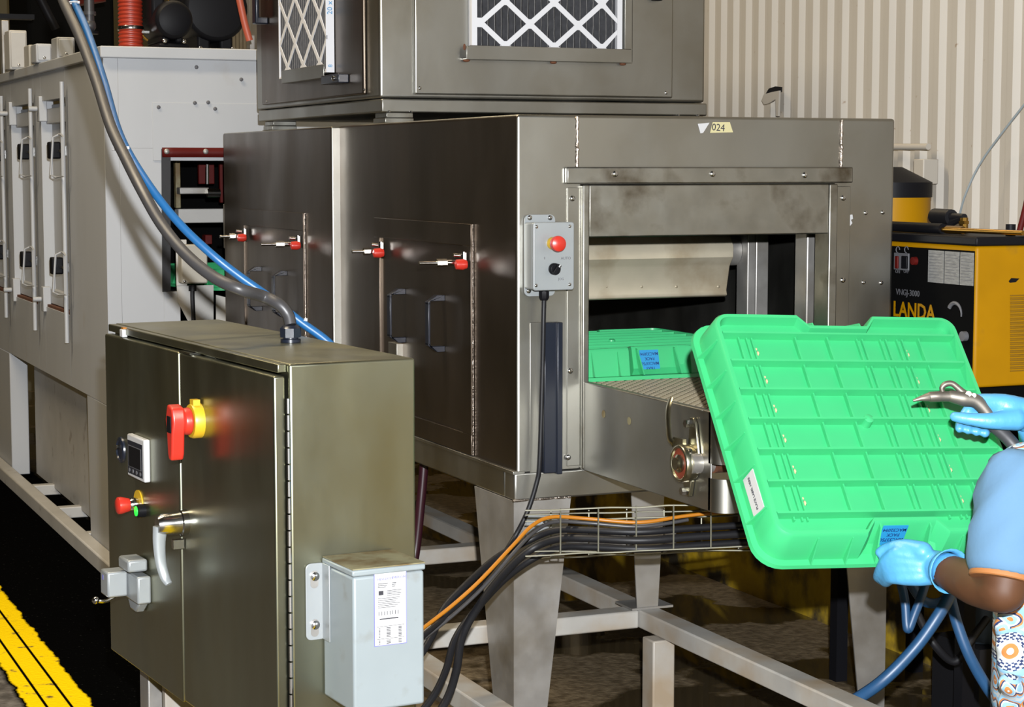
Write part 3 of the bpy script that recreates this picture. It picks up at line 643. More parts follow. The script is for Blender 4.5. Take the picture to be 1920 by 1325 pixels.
# lever handle
hu, hv = -.492, .700
m = MB(DOOR); m.lathe([(.026, 0), (.026, .012), (.023, .014), (.020, .050), (.016, .060), (.0, .061)], (hu, hv, 0), (0, 0, 1), 24); lh = build('lever_handle', m, CHROME, cab)
m = MB(DOOR); m.tube([(hu-.002, hv-.005, .052), (hu-.003, hv-.035, .055), (hu-.002, hv-.075, .053), (hu+.004, hv-.105, .047), (hu+.014, hv-.118, .042)], [.016, .013, .011, .010, .007], 12, k=5, flat=.6); build('lever', m, GALV, lh)
m = MB(DOOR); m.box(hu-.022, hu-.008, hv-.054, hv-.036, .002, .024); build('lock_tab', m, CHROME, lh)
# grey plug socket on the left door
pu, pv = -.80, .520
m = MB(DOOR); m.box(pu-.028, pu+.075, pv-.03, pv+.028, 0, .030); m.prism([(pu-.028, pv-.03), (pu+.06, pv-.03), (pu+.03, pv-.055), (pu-.005, pv-.055)], 0, .022); so = build('plug_socket', m, GALV, cab, bevel=.004, label='grey metal plug socket with sprung cover')
m = MB(DOOR); m.box(pu-.045, pu+.008, pv-.024, pv+.030, .030, .074); build('socket_cover', m, GALV, so, bevel=.004)
m = MB(DOOR); m.box(pu-.010, pu+.06, pv+.036, pv+.062, .002, .045); build('cover_hinge', m, GALV, so, bevel=.005)
m = MB(DOOR); m.tube([(pu-.02, pv-.028, .05), (pu-.02, pv-.036, .07), (pu-.02, pv-.034, .088)], .004, 8, k=4); m.sphere((pu-.02, pv-.032, .092), .008); build('latch_pin', m, CHROME, so)
m = MB(DOOR); m.box(pu-.03, pu-.022, pv+.01, pv+.02, .0742, .0748); build('blue_mark', m, PURPLE, so)
# gland on top of the cabinet
gx = PZ(545, 641, 1.0575)
gd = thing('cable_gland', 'black ribbed cable gland on the cabinet top', 'cable gland', gx)
m = MB(); m.lathe([(.020, 0), (.020, .006), (.015, .007), (.015, .010)], gx, (0, 0, 1), 20); m.lathe([(.0215, .010), (.0215, .028), (.016, .033), (.0125, .034)], gx, (0, 0, 1), 8); build('nut', m, NAVY, gd)
# ================================================================== transformer box on the cabinet side
tr = thing('transformer', 'pale grey transformer box with white rating label on the cabinet side', 'transformer', M=CM @ Matrix.Translation((.155, -.07, .456)))
m = cmb(); m.box(.087, .223, -.137, -.0015, .456, .696); build('body', m, GREYPAINT, tr, bevel=.005, seg=3)
m = cmb(); m.box(.085, .225, -.139, -.0015, .697, .708); build('lid', m, GREYPAINT, tr, bevel=.003)
m = cmb(); m.box(.086, .224, -.138, -.003, .7085, .7105); build('lid_top', m, BROWNTOP, tr, label='brown grimy top')
m = MB(CSIDE)
def rr(u0, u1, v0, v1, r, n=5):
    p = []
    for cx_, cy_, a in ((u1-r, v1-r, 0), (u0+r, v1-r, 90), (u0+r, v0+r, 180), (u1-r, v0+r, 270)):
        for i in range(n+1): t = math.radians(a+90*i/n); p.append((cx_+r*math.cos(t), cy_+r*math.sin(t)))
    return p
m.prism(rr(.053, .092, .560, .699, .010), .0015, .004); m.box(.0845, .087, .560, .699, .004, .035); br = build('mounting_bracket', m, GALV, tr, bevel=.001)
for z in (.680, .592):
    m = MB(CSIDE); m.prism(rr(.062, .077, z-.026, z+.006, .0072), .0041, .0046); build('keyhole_slot', m, STEELS, br)
    m = MB(CSIDE); m.lathe([(.008, .0045), (.008, .009), (.004, .012), (.0, .012)], (.0695, z-.004, 0), (0, 0, 1), 14); build('bolt', m, CHROME, br)
TF = CM @ FR((0, -.137, 0), (1, 0, 0), (0, 0, 1))
m = MB(TF); m.box(.126, .188, .570, .700, .0002, .0009); lb = build('rating_label', m, PURPLE, tr, label='white rating label with blue border')
m = MB(TF); m.box(.1272, .1868, .5712, .6988, .0008, .0012); build('label_paper', m, PAPER, lb)
def ttx(s, x, z, size, mm, al='LEFT'): return text('label_print', s, size, TF @ Matrix.Translation((x, z, .0016)), mm, lb, al)
ttx('HEVI-DUTY', .1325, .688, .0058, PURPLE); ttx('EMERSON', .160, .689, .0058, PURPLE)
for i in range(3): m = MB(TF); m.box(.133, .152-.002*i, .6795-.003*i, .6805-.003*i, .0012, .0014); m.box(.160, .168-.001*i, .6795-.003*i, .6805-.003*i, .0012, .0014); build('print_line', m, INK, lb)
m = MB(TF); m.box(.1345, .1435, .660, .6675, .0012, .0014); build('approval_mark', m, INK, lb)
for i in range(4): m = MB(TF); m.box(.150, .178-.003*(i % 2), .6665-.0028*i, .6673-.0028*i, .0012, .0014); build('print_line', m, INK, lb)
for i in range(6): m = MB(TF); m.box(.133, .175-.004*((i*7) % 3), .6535-.0032*i, .6543-.0032*i, .0012, .0014); build('print_line', m, INK, lb)
for i in range(8): m = MB(TF); m.box(.1345+i*.0052, .1355+i*.0052, .624, .631, .0012, .0014); build('print_line', m, INK, lb)
m = MB(TF); m.box(.136, .172, .6165, .6185, .0012, .0014); build('print_line', m, INK, lb)
for z in (.604, .582): m = MB(TF); m.box(.131, .183, z, z+.0006, .0012, .0014); build('print_line', m, INK, lb)
for x0, x1 in ((.1345, .137), (.149, .157), (.172, .178)):
    for k in range(7): m = MB(TF); m.box(x0, x1, .6005-.0026*k, .6017-.0026*k, .0012, .0014); build('print_line', m, INK, lb)
    for k in range(3): m = MB(TF); m.box(x0, x1, .5785-.0026*k, .5797-.0026*k, .0012, .0014); build('print_line', m, INK, lb)
# ================================================================== push-button station on the tunnel jamb
bx = thing('button_station', 'small grey button box with red mushroom on the tunnel jamb', 'button box', PY(1030, 545, YF-.03))
q0 = fp(1000, 545, .06); q1 = fp(1077, 416, .06); bu0, bu1, bv0, bv1 = q0[0], q1[0], q0[1], q1[1]
m = MB(FRONT); m.box(bu0+.001, bu1-.001, bv0+.001, bv1-.001, .003, .052); build('box', m, GALV, bx, bevel=.005, seg=3)
m = MB(FRONT); m.prism(rr(bu0, bu1, bv0, bv1, .006), .0525, .060); build('lid', m, GALV, bx, bevel=.002)
m = MB(FRONT); a = fp(981, 401); b = fp(1038, 560); m.prism(rr(a[0], b[0], bv0-.016, bv1+.016, .012), .0045, .0075); build('mounting_plate', m, GALV, bx)
for q in ((993, 408), (1031, 408), (991, 545)): u, v, w = fp(*q, .0075); screw(FRONT, u, v, w, .0062, bx)
for q in ((1006, 425), (1068, 424), (1005, 535), (1068, 533)): u, v, w = fp(*q, .06); screw(FRONT, u, v, w, .004, bx)
u, v, w = fp(1036, 456, .06); m = MB(FRONT); m.lathe([(.0145, .06), (.0145, .068), (.012, .074)], (u, v, 0), (0, 0, 1), 22); eb = build('button_collar', m, YELLOW, bx)
m = MB(FRONT); m.lathe([(.010, .070), (.017, .082), (.0185, .090), (.017, .097), (.010, .101), (.0, .102)], (u, v, 0), (0, 0, 1), 26); build('mushroom_button', m, RED, bx)
u, v, w = fp(1038, 504, .06); m = MB(FRONT); m.lathe([(.0135, .06), (.0135, .070), (.012, .073), (.0, .073)], (u, v, 0), (0, 0, 1), 22)
m.M = FRONT @ Matrix.Translation((u, v, 0)) @ Matrix.Rotation(-.6, 4, 'Z'); m.box(-.0045, .0045, -.0125, .0125, .073, .082); sk = build('selector_knob', m, BLACK, bx, bevel=.001)
m = MB(FRONT @ Matrix.Translation((u, v, 0)) @ Matrix.Rotation(-.6, 4, 'Z')); m.box(-.0015, .0015, .006, .0122, .0822, .0828); build('pointer_mark', m, PAPER, sk)
u, v, w = fp(1061, 484, .0602); text('handwriting', 'AUTO', .009, FRONT @ Matrix.Translation((u, v, w)), INKG, bx)
u, v, w = fp(1021, 484, .0602); text('handwriting', 'll', .008, FRONT @ Matrix.Translation((u, v, w)), INKG, bx)
u, v, w = fp(1052, 523, .0602); text('handwriting', 'JOG', .008, FRONT @ Matrix.Translation((u, v, w)), INKG, bx)
u, v, w = fp(1020, 547, .03); m = MB(FRONT); m.lathe([(.009, .0), (.009, .006)], (u, bv0+.001, w), (0, -1, 0), 14); m.lathe([(.0125, .004), (.0125, .018), (.009, .024), (.006, .025)], (u, bv0, w), (0, -1, 0), 8); build('cable_gland', m, BLACK, bx)
# ================================================================== cables and hoses
def hose(name, label, pts, r, m, cat='cable', group=None, n=10, k=8):
    return tag(build(name, MB().tube(pts, r, n, k=k), m), label, cat, group)
def cl_at(px, py, d): return PD(px, py, d)
gland_d = (gx-Vector((0, 0, CAMH))).dot(_F)
g = [(112, -30, 4.75), (118, 0, 4.7), (150, 70, 4.55), (180, 150, 4.4), (207, 235, 4.25), (234, 293, 4.15), (266, 356, 4.05), (304, 422, 3.98), (350, 478, 3.92), (402, 520, 3.88), (452, 543, 3.86), (496, 560, gland_d+.01), (524, 580, gland_d), (540, 606, gland_d), (545, 626, gland_d)]
P = [cl_at(*q) for q in g]; P[-1] = gx+Vector((0, 0, .034)); P[-2] = PD(540, 590, gland_d); P[-3] = PD(524, 571, gland_d); P[-4] = PD(492, 555, gland_d+.01)
hose('grey_conduit', 'thick grey cable hanging down to the cabinet top', P, .0122, GREYH, 'cable')
g = [(130, -30, 4.78), (138, 0, 4.74), (164, 60, 4.62), (194, 150, 4.46), (218, 235, 4.31), (243, 290, 4.23), (290, 362, 4.16), (342, 425, 4.13), (402, 481, 4.12), (452, 520, 4.13), (506, 558, 4.14), (562, 602, 4.15), (615, 641, 4.16), (660, 690, 4.17)]
hose('blue_air_line', 'bright blue air hose tied to the grey cable at upper left', [cl_at(*q) for q in g], .0092, BLUEH, 'hose')
def tie(px, py, d, w, tilt):
    c = cl_at(px, py, d); a = (_R*math.cos(tilt)+_U*math.sin(tilt)); m = MB(); r = w
    m.tube([c+a*(r*math.cos(t))-_F*(r*.55*math.sin(t)) for t in [2*math.pi*i/20 for i in range(21)]], .0016, 6)
    m.box(*[k for i in range(3) for k in ((c+a*r)[i]-.003, (c+a*r)[i]+.003)]); return build('zip_tie', m, PAPER)
tag(tie(131, 5, 4.71, .020, .05), 'white zip tie around grey and blue hoses near the picture top', 'zip tie', 'zip ties')
tag(tie(225, 279, 4.21, .0165, .15), 'white zip tie around grey and blue hoses beside the white machine', 'zip tie', 'zip ties')
tag(tie(566, 604, 4.15, .0095, .6), 'white zip tie on the blue hose behind the cable gland', 'zip tie', 'zip ties')
st = fp(1020, 560, .03)
p0 = FRONT @ Vector((st[0], bv0-.02, .03))
g = [PY(1019, 600, YF-.035), PY(1017, 700, YF-.034), PY(1012, 860, YF-.034), PY(1006, 905, YF-.03), PY(985, 968, YF-.03), PY(950, 1030, YF-.05), cl_at(900, 1093, 4.2), cl_at(850, 1142, 4.1), cl_at(795, 1190, 4.0), cl_at(740, 1230, 3.9)]
hose('control_cable', 'thin black cable running down from the button box', [p0]+g, .0058, RUBBER)
B = [(1500, 985, 4.35), (1420, 998, 4.3), (1300, 1006, 4.25), (1200, 1013, 4.22), (1100, 1009, 4.25), (1045, 1010, 4.28), (995, 1030, 4.3), (945, 1075, 4.25), (895, 1140, 4.15), (866, 1195, 4.1), (856, 1255, 4.05), (838, 1310, 4.0), (800, 1370, 3.95)]
off = [((0, 0), .0088, 'thick black cable looping down closest to the tunnel leg', 0), ((-6, -16), .0078, 'black cable on top of the bundle on the wire tray', 1), ((6, 16), .0080, 'black cable lowest in the bundle on the wire tray', 2)]
for (dx, dy), r, lab, kk in off:
    pts = []
    for i, (x, y, d) in enumerate(B):
        t = max(0, (i-6))/6
        pts.append(cl_at(x+dx-(60*t if kk == 1 else (38*t if kk == 2 else 0)), y+dy-(70*t if kk == 1 else (25*t if kk == 2 else 0)), d+.012*kk))
    hose('power_cable', lab, pts, r, RUBBER, 'cable', 'black cables on the wire tray')
g = [(1450, 950, 4.35), (1292, 966, 4.3), (1200, 979, 4.27), (1100, 972, 4.27), (1035, 969, 4.25), (998, 985, 4.22), (962, 1022, 4.18), (902, 1086, 4.12), (850, 1133, 4.08), (795, 1176, 4.03), (740, 1220, 3.95)]
hose('orange_cable', 'orange cable running along the wire tray and down', [cl_at(*q) for q in g], .0042, ORANGE)
g = [(1290, 966+8, 4.31), (1200, 987, 4.28), (1100, 980, 4.28), (1040, 978, 4.26), (1004, 995, 4.22), (970, 1028, 4.18), (908, 1098, 4.12), (855, 1148, 4.08), (795, 1196, 4.03)]
hose('grey_cable', 'grey cable lying beside the orange cable', [cl_at(*q) for q in g], .0042, GREYH)
hose('burgundy_hose', 'dark burgundy hose hanging behind the cabinet', [PY(797, 845, 4.95), PY(790, 930, 4.95), PY(778, 1040, 4.95), PY(760, 1110, 4.93)], .013, mat('burgundy', (.035, .006, .012), .35), 'hose')
# wire cable tray
ct = thing('wire_cable_tray', 'galvanised wire basket tray carrying cables under the tunnel', 'cable tray', (2.3, 4.13, .5))
WIRE = mat('tray_wire', (.26, .25, .19), .45, .6)
for y0, y1, d in ((958, 938, 4.22), (966, 950, 4.38), (978, 962, 4.34), (1042, 1018, 4.22), (1048, 1024, 4.38), (1034, 1030, 4.30)):
    n = 10; pts = [cl_at(985+(1520-985)*i/n, y0+(y1-y0)*i/n+random.uniform(-1.5, 1.5), d) for i in range(n+1)]; build('long_wire', MB().tube(pts, .0019, 6, k=3), WIRE, ct)
for px in (1051, 1122, 1193, 1263, 1333, 1403):
    pts = [cl_at(px, 955-(px-985)*.035, 4.22), cl_at(px, 1000, 4.22), cl_at(px, 1040-(px-985)*.04, 4.22), cl_at(px-18, 1046-(px-985)*.04, 4.38), cl_at(px-18, 960-(px-985)*.03, 4.38)]
    build('cross_wire', MB().tube(pts, .0018, 6), WIRE, ct)
# ================================================================== green trays
def make_tray(label, M):
    t = thing('green_tray', label, 'tray', M=M, group='green plastic trays')
    w, h, D, fl = .53/2, .5214/2, .0764, .020
    def outline(hw, hh, r, notch, n=6):
        p = []
        def corner(cx_, cy_, a):
            for i in range(n+1): tt = math.radians(a+90*i/n); p.append((cx_+r*math.cos(tt), cy_+r*math.sin(tt)))
        corner(hw-r, hh-r, 0)
        p.extend([(.085, hh), (.064, hh-notch), (-.064, hh-notch), (-.085, hh)]); corner(-hw+r, hh-r, 90); corner(-hw+r, -hh+r, 180)
        p.extend([(-.085, -hh), (-.064, -hh+notch), (.064, -hh+notch), (.085, -hh)]); corner(hw-r, -hh+r, 270); return p
    O = [(outline(w, h, .030, .026), 0.0), (outline(w+.004, h+.004, .033, .026), -.006), (outline(w+fl-.006, h+fl-.006, .045, .020), -D+.010), (outline(w+fl-.006, h+fl-.006, .045, .0), -D+.0095), (outline(w+fl+.006, h+fl+.006, .052, .0), -D+.009), (outline(w+fl+.008, h+fl+.008, .053, .0), -D)]
    I = [(outline(w, h, .030, .026), 0.0), (outline(w-.007, h-.007, .024, .026), 0.0), (outline(w-.010, h-.010, .022, .026), -.0225)]
    m = MB(M)
    m.rings([[Vector((x, y, z)) for x, y in o] for o, z in O], False); 
    rg = [[Vector((x, y, z)) for x, y in o] for o, z in I]; m.rings(rg, False); k = len(rg[0]); m.add(rg[-1], [tuple(range(k))])
    m.rings([[Vector((x, y, -D)) for x, y in O[-1][0]], [Vector((x*.955, y*.955, -D)) for x, y in O[-1][0]], [Vector((x*.95, y*.95, -.026)) for x, y in O[0][0]]], False)
    m.add([Vector((x*.95, y*.95, -.026)) for x, y in O[0][0]], [tuple(range(k))])
    build('shell', m, GREEN, t, angle=30)
    vy = [h-f*2*h for f in (.085, .218, .353, .489, .627, .768, .905)]
    for y in vy: mm = MB(M); mm.box(-w+.0095, w-.0095, y-.0022, y+.0022, -.0225, -.002); build('long_rib', mm, GREEN, t)
    rows = [h-.009]+vy+[-h+.009]
    for a in range(len(rows)-1):
        top, bot = rows[a]-.0024, rows[a+1]+.0024
        if a == 0: top -= .028
        if a == 7: bot += .028
        for f, hh in ((.088, -.009), (.121, -.011), (.142, -.011), (.318, -.007), (.45, -.006), (.577, -.010), (.600, -.010), (.676, -.010), (.700, -.010), (.747, -.010), (.769, -.010), (.837, -.006)):
            if a in (0, 7) and .3 < f < .7: continue
            x = -w+f*2*w; mm = MB(M); mm.box(x-.0016, x+.0016, bot, top, -.0225, hh-.0055); build('cross_rib', mm, GREEN, t)
    for a in range(1, 7):
        yc = (rows[a]+rows[a+1])/2
        for f in (.150, .775):
            mm = MB(M); x = -w+f*2*w
            mm.sphere((x, yc+.006, -.0205), .0030, 8); mm.sphere((x+.0015, yc-.004, -.0205), .0036, 8, (.8, 1.6, 1)); build('gate_mark', mm, TAPE, t)
    mm = MB(M); mm.lathe([(.011, -.0225), (.010, -.004), (.006, -.002), (.0, -.0015)], (0.0, .006, 0), (0, 0, 1), 14); build('sprue_boss', mm, GREEN, t)
    # buttress fins down the side walls
    def fin(x, y, nx, ny):
        F_ = M @ FR((x, y, 0), (nx, ny, 0), (0, 0, 1)); q = MB(F_); q.prism([(-.004, -.008), (.006, -.008), (.027, -D+.011), (.010, -D+.011)], -.0014, .0014); build('buttress', q, GREEN, t)
    for y in (.20, .125, .05, -.025, -.10, -.195): fin(-w, y, -1, 0); fin(w, y, 1, 0)
    for x in (-.185, -.115, .115, .185): fin(x, -h, 0, -1); fin(x, h, 0, 1)
    for sgn in (-1, 1):
        for x in (-.052, .052):
            F_ = M @ FR((x, sgn*(h-.026), 0), (0, sgn, 0), (0, 0, 1)); q = MB(F_); q.prism([(.0, -.004), (.012, -.006), (.052, -D+.011), (.028, -D+.011)], -.0016, .0016); build('buttress', q, GREEN, t)
    # labels
    G = M @ FR((-.018, -(h-.014)-.0012, -.036), (1, 0, 0), (0, .26, .966))
    mm = MB(G); mm.box(-.026, .026, -.028, .028, -.001, .0006); bl = build('blue_label', mm, BLUEL, t, label='blue label with dark print')
    for i, sx in enumerate(('TRAY', 'MAC33750', 'PACK', 'MAC32094')): text('label_print', sx, .0105, G @ Matrix.Rotation(math.pi, 4, 'Z') @ Matrix.Translation((0, .018-.012*i, .0010)), BLUELT, bl, bold=.01)
    L_ = M @ FR((-w-.0097, -.147, -.034), (0, -1, 0), (.16, 0, .986))
    mm = MB(L_); mm.box(-.043, .043, -.019, .019, -.001, .0008); pl = build('white_label', mm, PAPER, t, label='white label reading PLACE LABEL HERE')
    text('label_print', 'PLACE LABEL HERE', .0085, L_ @ Matrix.Rotation(math.pi, 4, 'Z') @ Matrix.Translation((0, 0, .0012)), INK, pl)
    return t
TRC = Vector((2.13866, 3.2336, .91282)); TRM = Matrix(((.99315, .10323, -.05482, TRC.x), (-.11069, .68003, -.72478, TRC.y), (-.03753, .72588, .68680, TRC.z), (0, 0, 0, 1)))
tray1 = make_tray('bright green plastic tray held up with its ribbed underside to the camera', TRM)
dup(tray1, Matrix.Translation((2.235, 4.578, .8852+.0764)), 'green plastic tray lying upside down on the wire belt in the tunnel')
# ================================================================== white parts washer at the left
WX, WY, WZB, WZT = 1.385, 6.81, .575, 1.775
ww = thing('white_washer', 'large white painted enclosure with latched side doors at the left', 'machine', (1.9, 8.2, 0))
WFR = FR((0, WY, 0), (1, 0, 0), (0, 0, 1)); WLF = FR((WX, 0, 0), (0, -1, 0), (0, 0, 1))
def wf(px, py, w=0.0): p = PY(px, py, WY-w); return (p.x, p.z, w)
def wlp(px, py, w=0.0): p = PX(px, py, WX-w); return (-p.y, p.z, w)
ox0, oz1 = wf(303, 275)[0], wf(303, 278)[1]; oz0 = wf(303, 547)[1]
m = MB(WFR); m.box(WX+.0502, 2.75, oz1, WZT, -.05, 0); m.box(WX+.0502, ox0, .60, oz1-.0002, -.05, 0); m.box(ox0, 1.64, .30, oz0, -.05, 0); build('front_panel', m, WHITEP, ww, bevel=.0006, seg=1)
m = MB(WFR); x, z, w = wf(285, 192); m.box(x, 2.75, z-.20, z, .0, .003); build('patch_panel', m, WHITEP, ww, bevel=.001)
for q in ((297, 201), (403, 204), (365, 193), (390, 192), (368, 126), (451, 107), (452, 149)): u, v, w = wf(*q); screw(WFR, u, v, .0032, .007, ww, INKG)
m = MB().box(WX-.012, 2.76, WY-.018, 10.2, WZT, 1.815); build('roof_lip', m, WHITEP, ww, bevel=.004)
# side wall with three recessed door bays
bays = [(7.52, 8.05, .845, 1.665), (8.22, 8.80, .84, 1.665), (8.97, 9.6, .84, 1.66)]
y = WY; m = MB()
for (a, b, z0, z1) in bays:
    m.box(WX, WX+.05, y, a, WZB, WZT); m.box(WX, WX+.05, a, b, WZB, z0); m.box(WX, WX+.05, a, b, z1, WZT); y = b
m.box(WX, WX+.05, y, 10.2, WZB, WZT); build('side_wall', m, WHITEP, ww, bevel=.0008, seg=1)
for k, (a, b, z0, z1) in enumerate(bays):
    m = MB().box(WX+.042, WX+.052, a+.006, b-.006, z0+.012, z1-.012); m.box(WX+.02, WX+.044, a+.006, b-.006, z0+.012, z0+.07); m.box(WX+.02, WX+.044, a+.006, b-.006, z1-.09, z1-.03)
    dr = build('bay_door', m, WHITEP, ww, bevel=.003)
    m = MB().box(WX+.004, WX+.05, a+.002, b-.002, z0-.002, z0+.010); build('rusty_sill', m, RUST, dr)
    yr = a-.055
    m = MB(); m.cyl((WX-.022, yr, z0-.10), (WX-.022, yr, z1+.055), .0085, n=10); m.cyl((WX-.016, yr+.04, z0-.06), (WX-.016, yr+.04, z1+.03), .005, n=8); build('hinge_rod', m, WHITEP, dr)
    for z in (z0+.13, z1-.25):
        m = MB(); c = [(WX-.03, yr+.035, z+.11), (WX-.05, yr+.045, z+.10), (WX-.06, yr+.05, z-.04), (WX-.045, yr+.03, z-.05), (WX-.03, yr-.05, z-.045), (WX-.03, yr-.055, z+.10), (WX-.03, yr-.01, z+.11), (WX-.03, yr+.035, z+.11)]
        m.tube(c, .0042, 6); build('wire_bail', m, WHITEP, dr)
        m = MB(); m.box(WX-.004, WX+.042, yr+.06, yr+.13, z+.03, z+.07); m.cyl((WX-.015, yr+.05, z+.05), (WX-.015, yr+.16, z+.05), .006, n=8); build('latch_link', m, CHROME, dr, bevel=.002)
        m = MB(); m.box(WX-.045, WX+.00, yr+.16, yr+.21, z+.02, z+.085); build('latch_handle', m, BLACK, dr, bevel=.006)
    for z in (z1-.03, z0+.03):
        m = MB(); m.cyl((WX-.015, b-.01, z), (WX-.05, b-.01, z), .010, n=10); m.box(WX-.012, WX+.02, b-.03, b+.02, z-.05, z+.05); build('pivot', m, WHITEP, dr, bevel=.003)
m = MB().box(WX+.10, WX+.11, 7.15, 8.95, .03, WZB); build('skirt_panel', m, WHITEG, ww)
m = MB(WLF); a = wlp(165, 735); m.prism([(a[0], 0.02), (-WY, .02), (-WY, WZB), (a[0]-.02, WZB)], -.06, 0); build('leg', m, WHITEP, ww, bevel=.004)
m = MB().box(WX, WX+.08, 9.0, 10.2, .02, WZB); build('leg', m, WHITEP, ww, bevel=.004)
m = MB().box(WX-.055, WX+.0, 6.2, 10.0, 0, .06); build('floor_rail', m, WHITEG, ww, bevel=.006)
for y in (7.3, 7.9, 8.5): m = MB().box(WX+.001, WX+.6, y, y+.05, .0, .045); build('floor_rail', m, WHITEG, ww, bevel=.004)
# the opening: rubber curtain, machinery inside
m = MB(WFR); u0, v0, _ = wf(303, 292); u1, v1, _ = wf(440, 277); n = 12
m.rings([[Vector((u0+(u1+.2-u0)*i/n, v, .010+.003*math.sin(i*1.3))) for i in range(n+1)] for v in (v0-.005, v1)], False, False); build('rubber_strip', m, DRED, ww, solid=.004)
for px in (311, 384): u, v, w = wf(px, 284); screw(WFR, u, v, .012, .010, ww, STEELS)
m = MB(WFR); a = [wf(*q)[:2] for q in ((302, 279), (319, 283), (319, 545), (304, 547))]; m.prism(a, .002, .008); build('curtain_strip', m, RUBBER, ww)
a = wf(317, 450); m = MB(WFR); m.box(ox0+.03, 2.7, .6, oz1, -.9, -.89); build('back_plate', m, VOIDBLACK, ww)  # black sheet painted as the unlit depth of the opening
def inbox(name, px0, py0, px1, py1, dy, th, mt, bev=.003):
    a = PY(px0, py1, WY+dy); b = PY(px1, py0, WY+dy); return build(name, MB().box(a.x, b.x, WY+dy, WY+dy+th, a.z, b.z), mt, ww, bevel=bev)
inbox('silver_bar', 337, 351, 392, 364, .25, .05, STEELS); inbox('cross_channel', 335, 391, 428, 418, .20, .06, WHITEG); inbox('red_panel', 413, 290, 470, 380, .5, .02, DRED); inbox('red_panel', 373, 305, 402, 345, .55, .02, DRED)
inbox('red_block', 385, 440, 398, 458, .4, .05, DRED)
a = PY(389, 308, WY+.22); b = PY(389, 345, WY+.22); m = MB().cyl(a, b, .006, n=8); m.cyl(PY(388, 362, WY+.24), PY(412, 362, WY+.24), .016, n=12); build('air_cylinder', m, CHROME, ww)
inbox('grey_strip', 422, 382, 440, 466, .02, .02, STEELS); inbox('dark_pipe', 330, 290, 338, 390, .3, .03, BROWNTOP)
# control box hanging in the opening, trays and lower brackets
jb = thing('junction_box', 'cream junction box with cable below in the white machine opening', 'junction box', PY(360, 535, WY-.04))
def inb(par, name, px0, py0, px1, py1, w, th, mt, bev=.003):
    a = PY(px0, py1, WY-w); b = PY(px1, py0, WY-w); return build(name, MB().box(a.x, b.x, WY-w, WY-w+th, a.z, b.z), mt, par, bevel=bev)
CREAM = mat('cream_box', (.52, .49, .42), .5, var=.1, vscale=10)
inb(jb, 'box', 341, 458, 389, 532, .06, .055, CREAM, .005); inb(jb, 'back_plate', 331, 449, 350, 536, .005, .004, WHITEG)
for q in ((346, 527), (384, 464)): u, v, w = wf(*q, .06); screw(WFR, u, v, w, .006, jb)
m = MB(); m.tube([PY(361, 540, WY-.03), PY(361, 560, WY-.03), PY(363, 600, WY-.03), PY(364, 640, WY-.03)], .008, 8, k=4); m.cyl(PY(361, 534, WY-.03), PY(361, 545, WY-.03), .014); build('drop_cable', m, RUBBER, jb)
m = MB(WFR); a = [wf(*q)[:2] for q in ((331, 536), (400, 534), (400, 640), (372, 640), (333, 565))]; m.prism(a, .0, .003); build('apron_plate', m, WHITEG, ww)
m = MB(WFR); a = [wf(*q)[:2] for q in ((402, 552), (436, 560), (436, 640), (402, 640))]; m.prism(a, .02, .023); build('apron_plate', m, WHITEG, ww)
gt = dup(tray1, Matrix.Translation(PY(437, 548, 7.15)+Vector((.12, .25, .09))) @ Matrix.Rotation(.25, 4, 'Z'), 'dark green tray leaving the white machine behind the tunnel end')
# things on the roof of the white machine
def roof_y(px, py, y): return PY(px, py, y)
dc = thing('red_duct', 'red ribbed flexible duct rising from the white machine roof', 'duct', roof_y(245, 72, 7.0))
a = PY(222, 60, 7.0); b = PY(268, 60, 7.0); rc = (b.x-a.x)/2; cx = (a.x+b.x)/2
n = 160; pts = [Vector((cx, 7.0, 1.816+.55*i/n)) for i in range(n+1)]
m = MB(); m.tube(pts, [rc*(1.0 if i % 4 < 2 else .93) for i in range(n+1)], 28); build('duct_hose', m, REDH, dc)
zc = PY(245, 55, 7.0-rc).z; m = MB(); m.lathe([(rc+.002, 0), (rc+.004, .006), (rc+.002, .012)], (cx, 7.0, zc), (0, .06, 1), 28); m.box(cx+rc*.7, cx+rc*1.3, 7.0-rc, 7.0-rc+.006, zc-.012, zc-.004); build('hose_clamp', m, CHROME, dc)
def blower(label, px, r, yy, z0, yaw=0):
    c = PY(px, 60, yy); t = thing('blower', label, 'blower', (c.x, yy, 1.816), 0, 'black blowers on the roof')
    m = MB(); m.lathe([(r*.5, -.16), (r*.95, -.15), (r, -.13), (r, .10), (r*.9, .14), (r*.4, .15)], (c.x, yy, 1.816+z0+r), (0, 1, 0), 30); m.box(c.x-r, c.x-r*.3, yy-.1, yy+.1, 1.816+z0+r, 1.816+z0+2.4*r); build('scroll_case', m, BLACK, t, bevel=.01)
    m = MB(); m.box(c.x-r*.8, c.x+r*.8, yy-.14, yy+.14, 1.817, 1.834); m.box(c.x-r*.55, c.x-r*.15, yy-.12, yy+.12, 1.834, 1.816+z0+r*.3); m.box(c.x+r*.15, c.x+r*.55, yy-.12, yy+.12, 1.834, 1.816+z0+r*.3); build('pedestal', m, BLACK, t, bevel=.01)
    m = MB(); m.lathe([(r*1.03, .10), (r*1.05, .112), (r*1.03, .125)], (c.x, yy, 1.816+z0+r), (0, 1, 0), 30); build('rim_band', m, YPAINT, t)
    for dx in (-.5, .5): screw(FR((c.x+dx*r, yy-.141, 1.84), (1, 0, 0), (0, 0, 1)), 0, 0, 0, .008, t)
blower('black blower with rounded case right of the red duct', 309, .068, 6.99, .03); blower('large black blower with yellow-edged rim on the white roof', 388, .122, 7.36, .05)
hose('roof_rod', 'slanted red-orange rod on the roof edge', [PY(445, -20, 7.0), PY(458, 40, 7.0), PY(468, 76, 7.0)], .013, mat('red_orange', (.5, .10, .05), .5), 'rod')
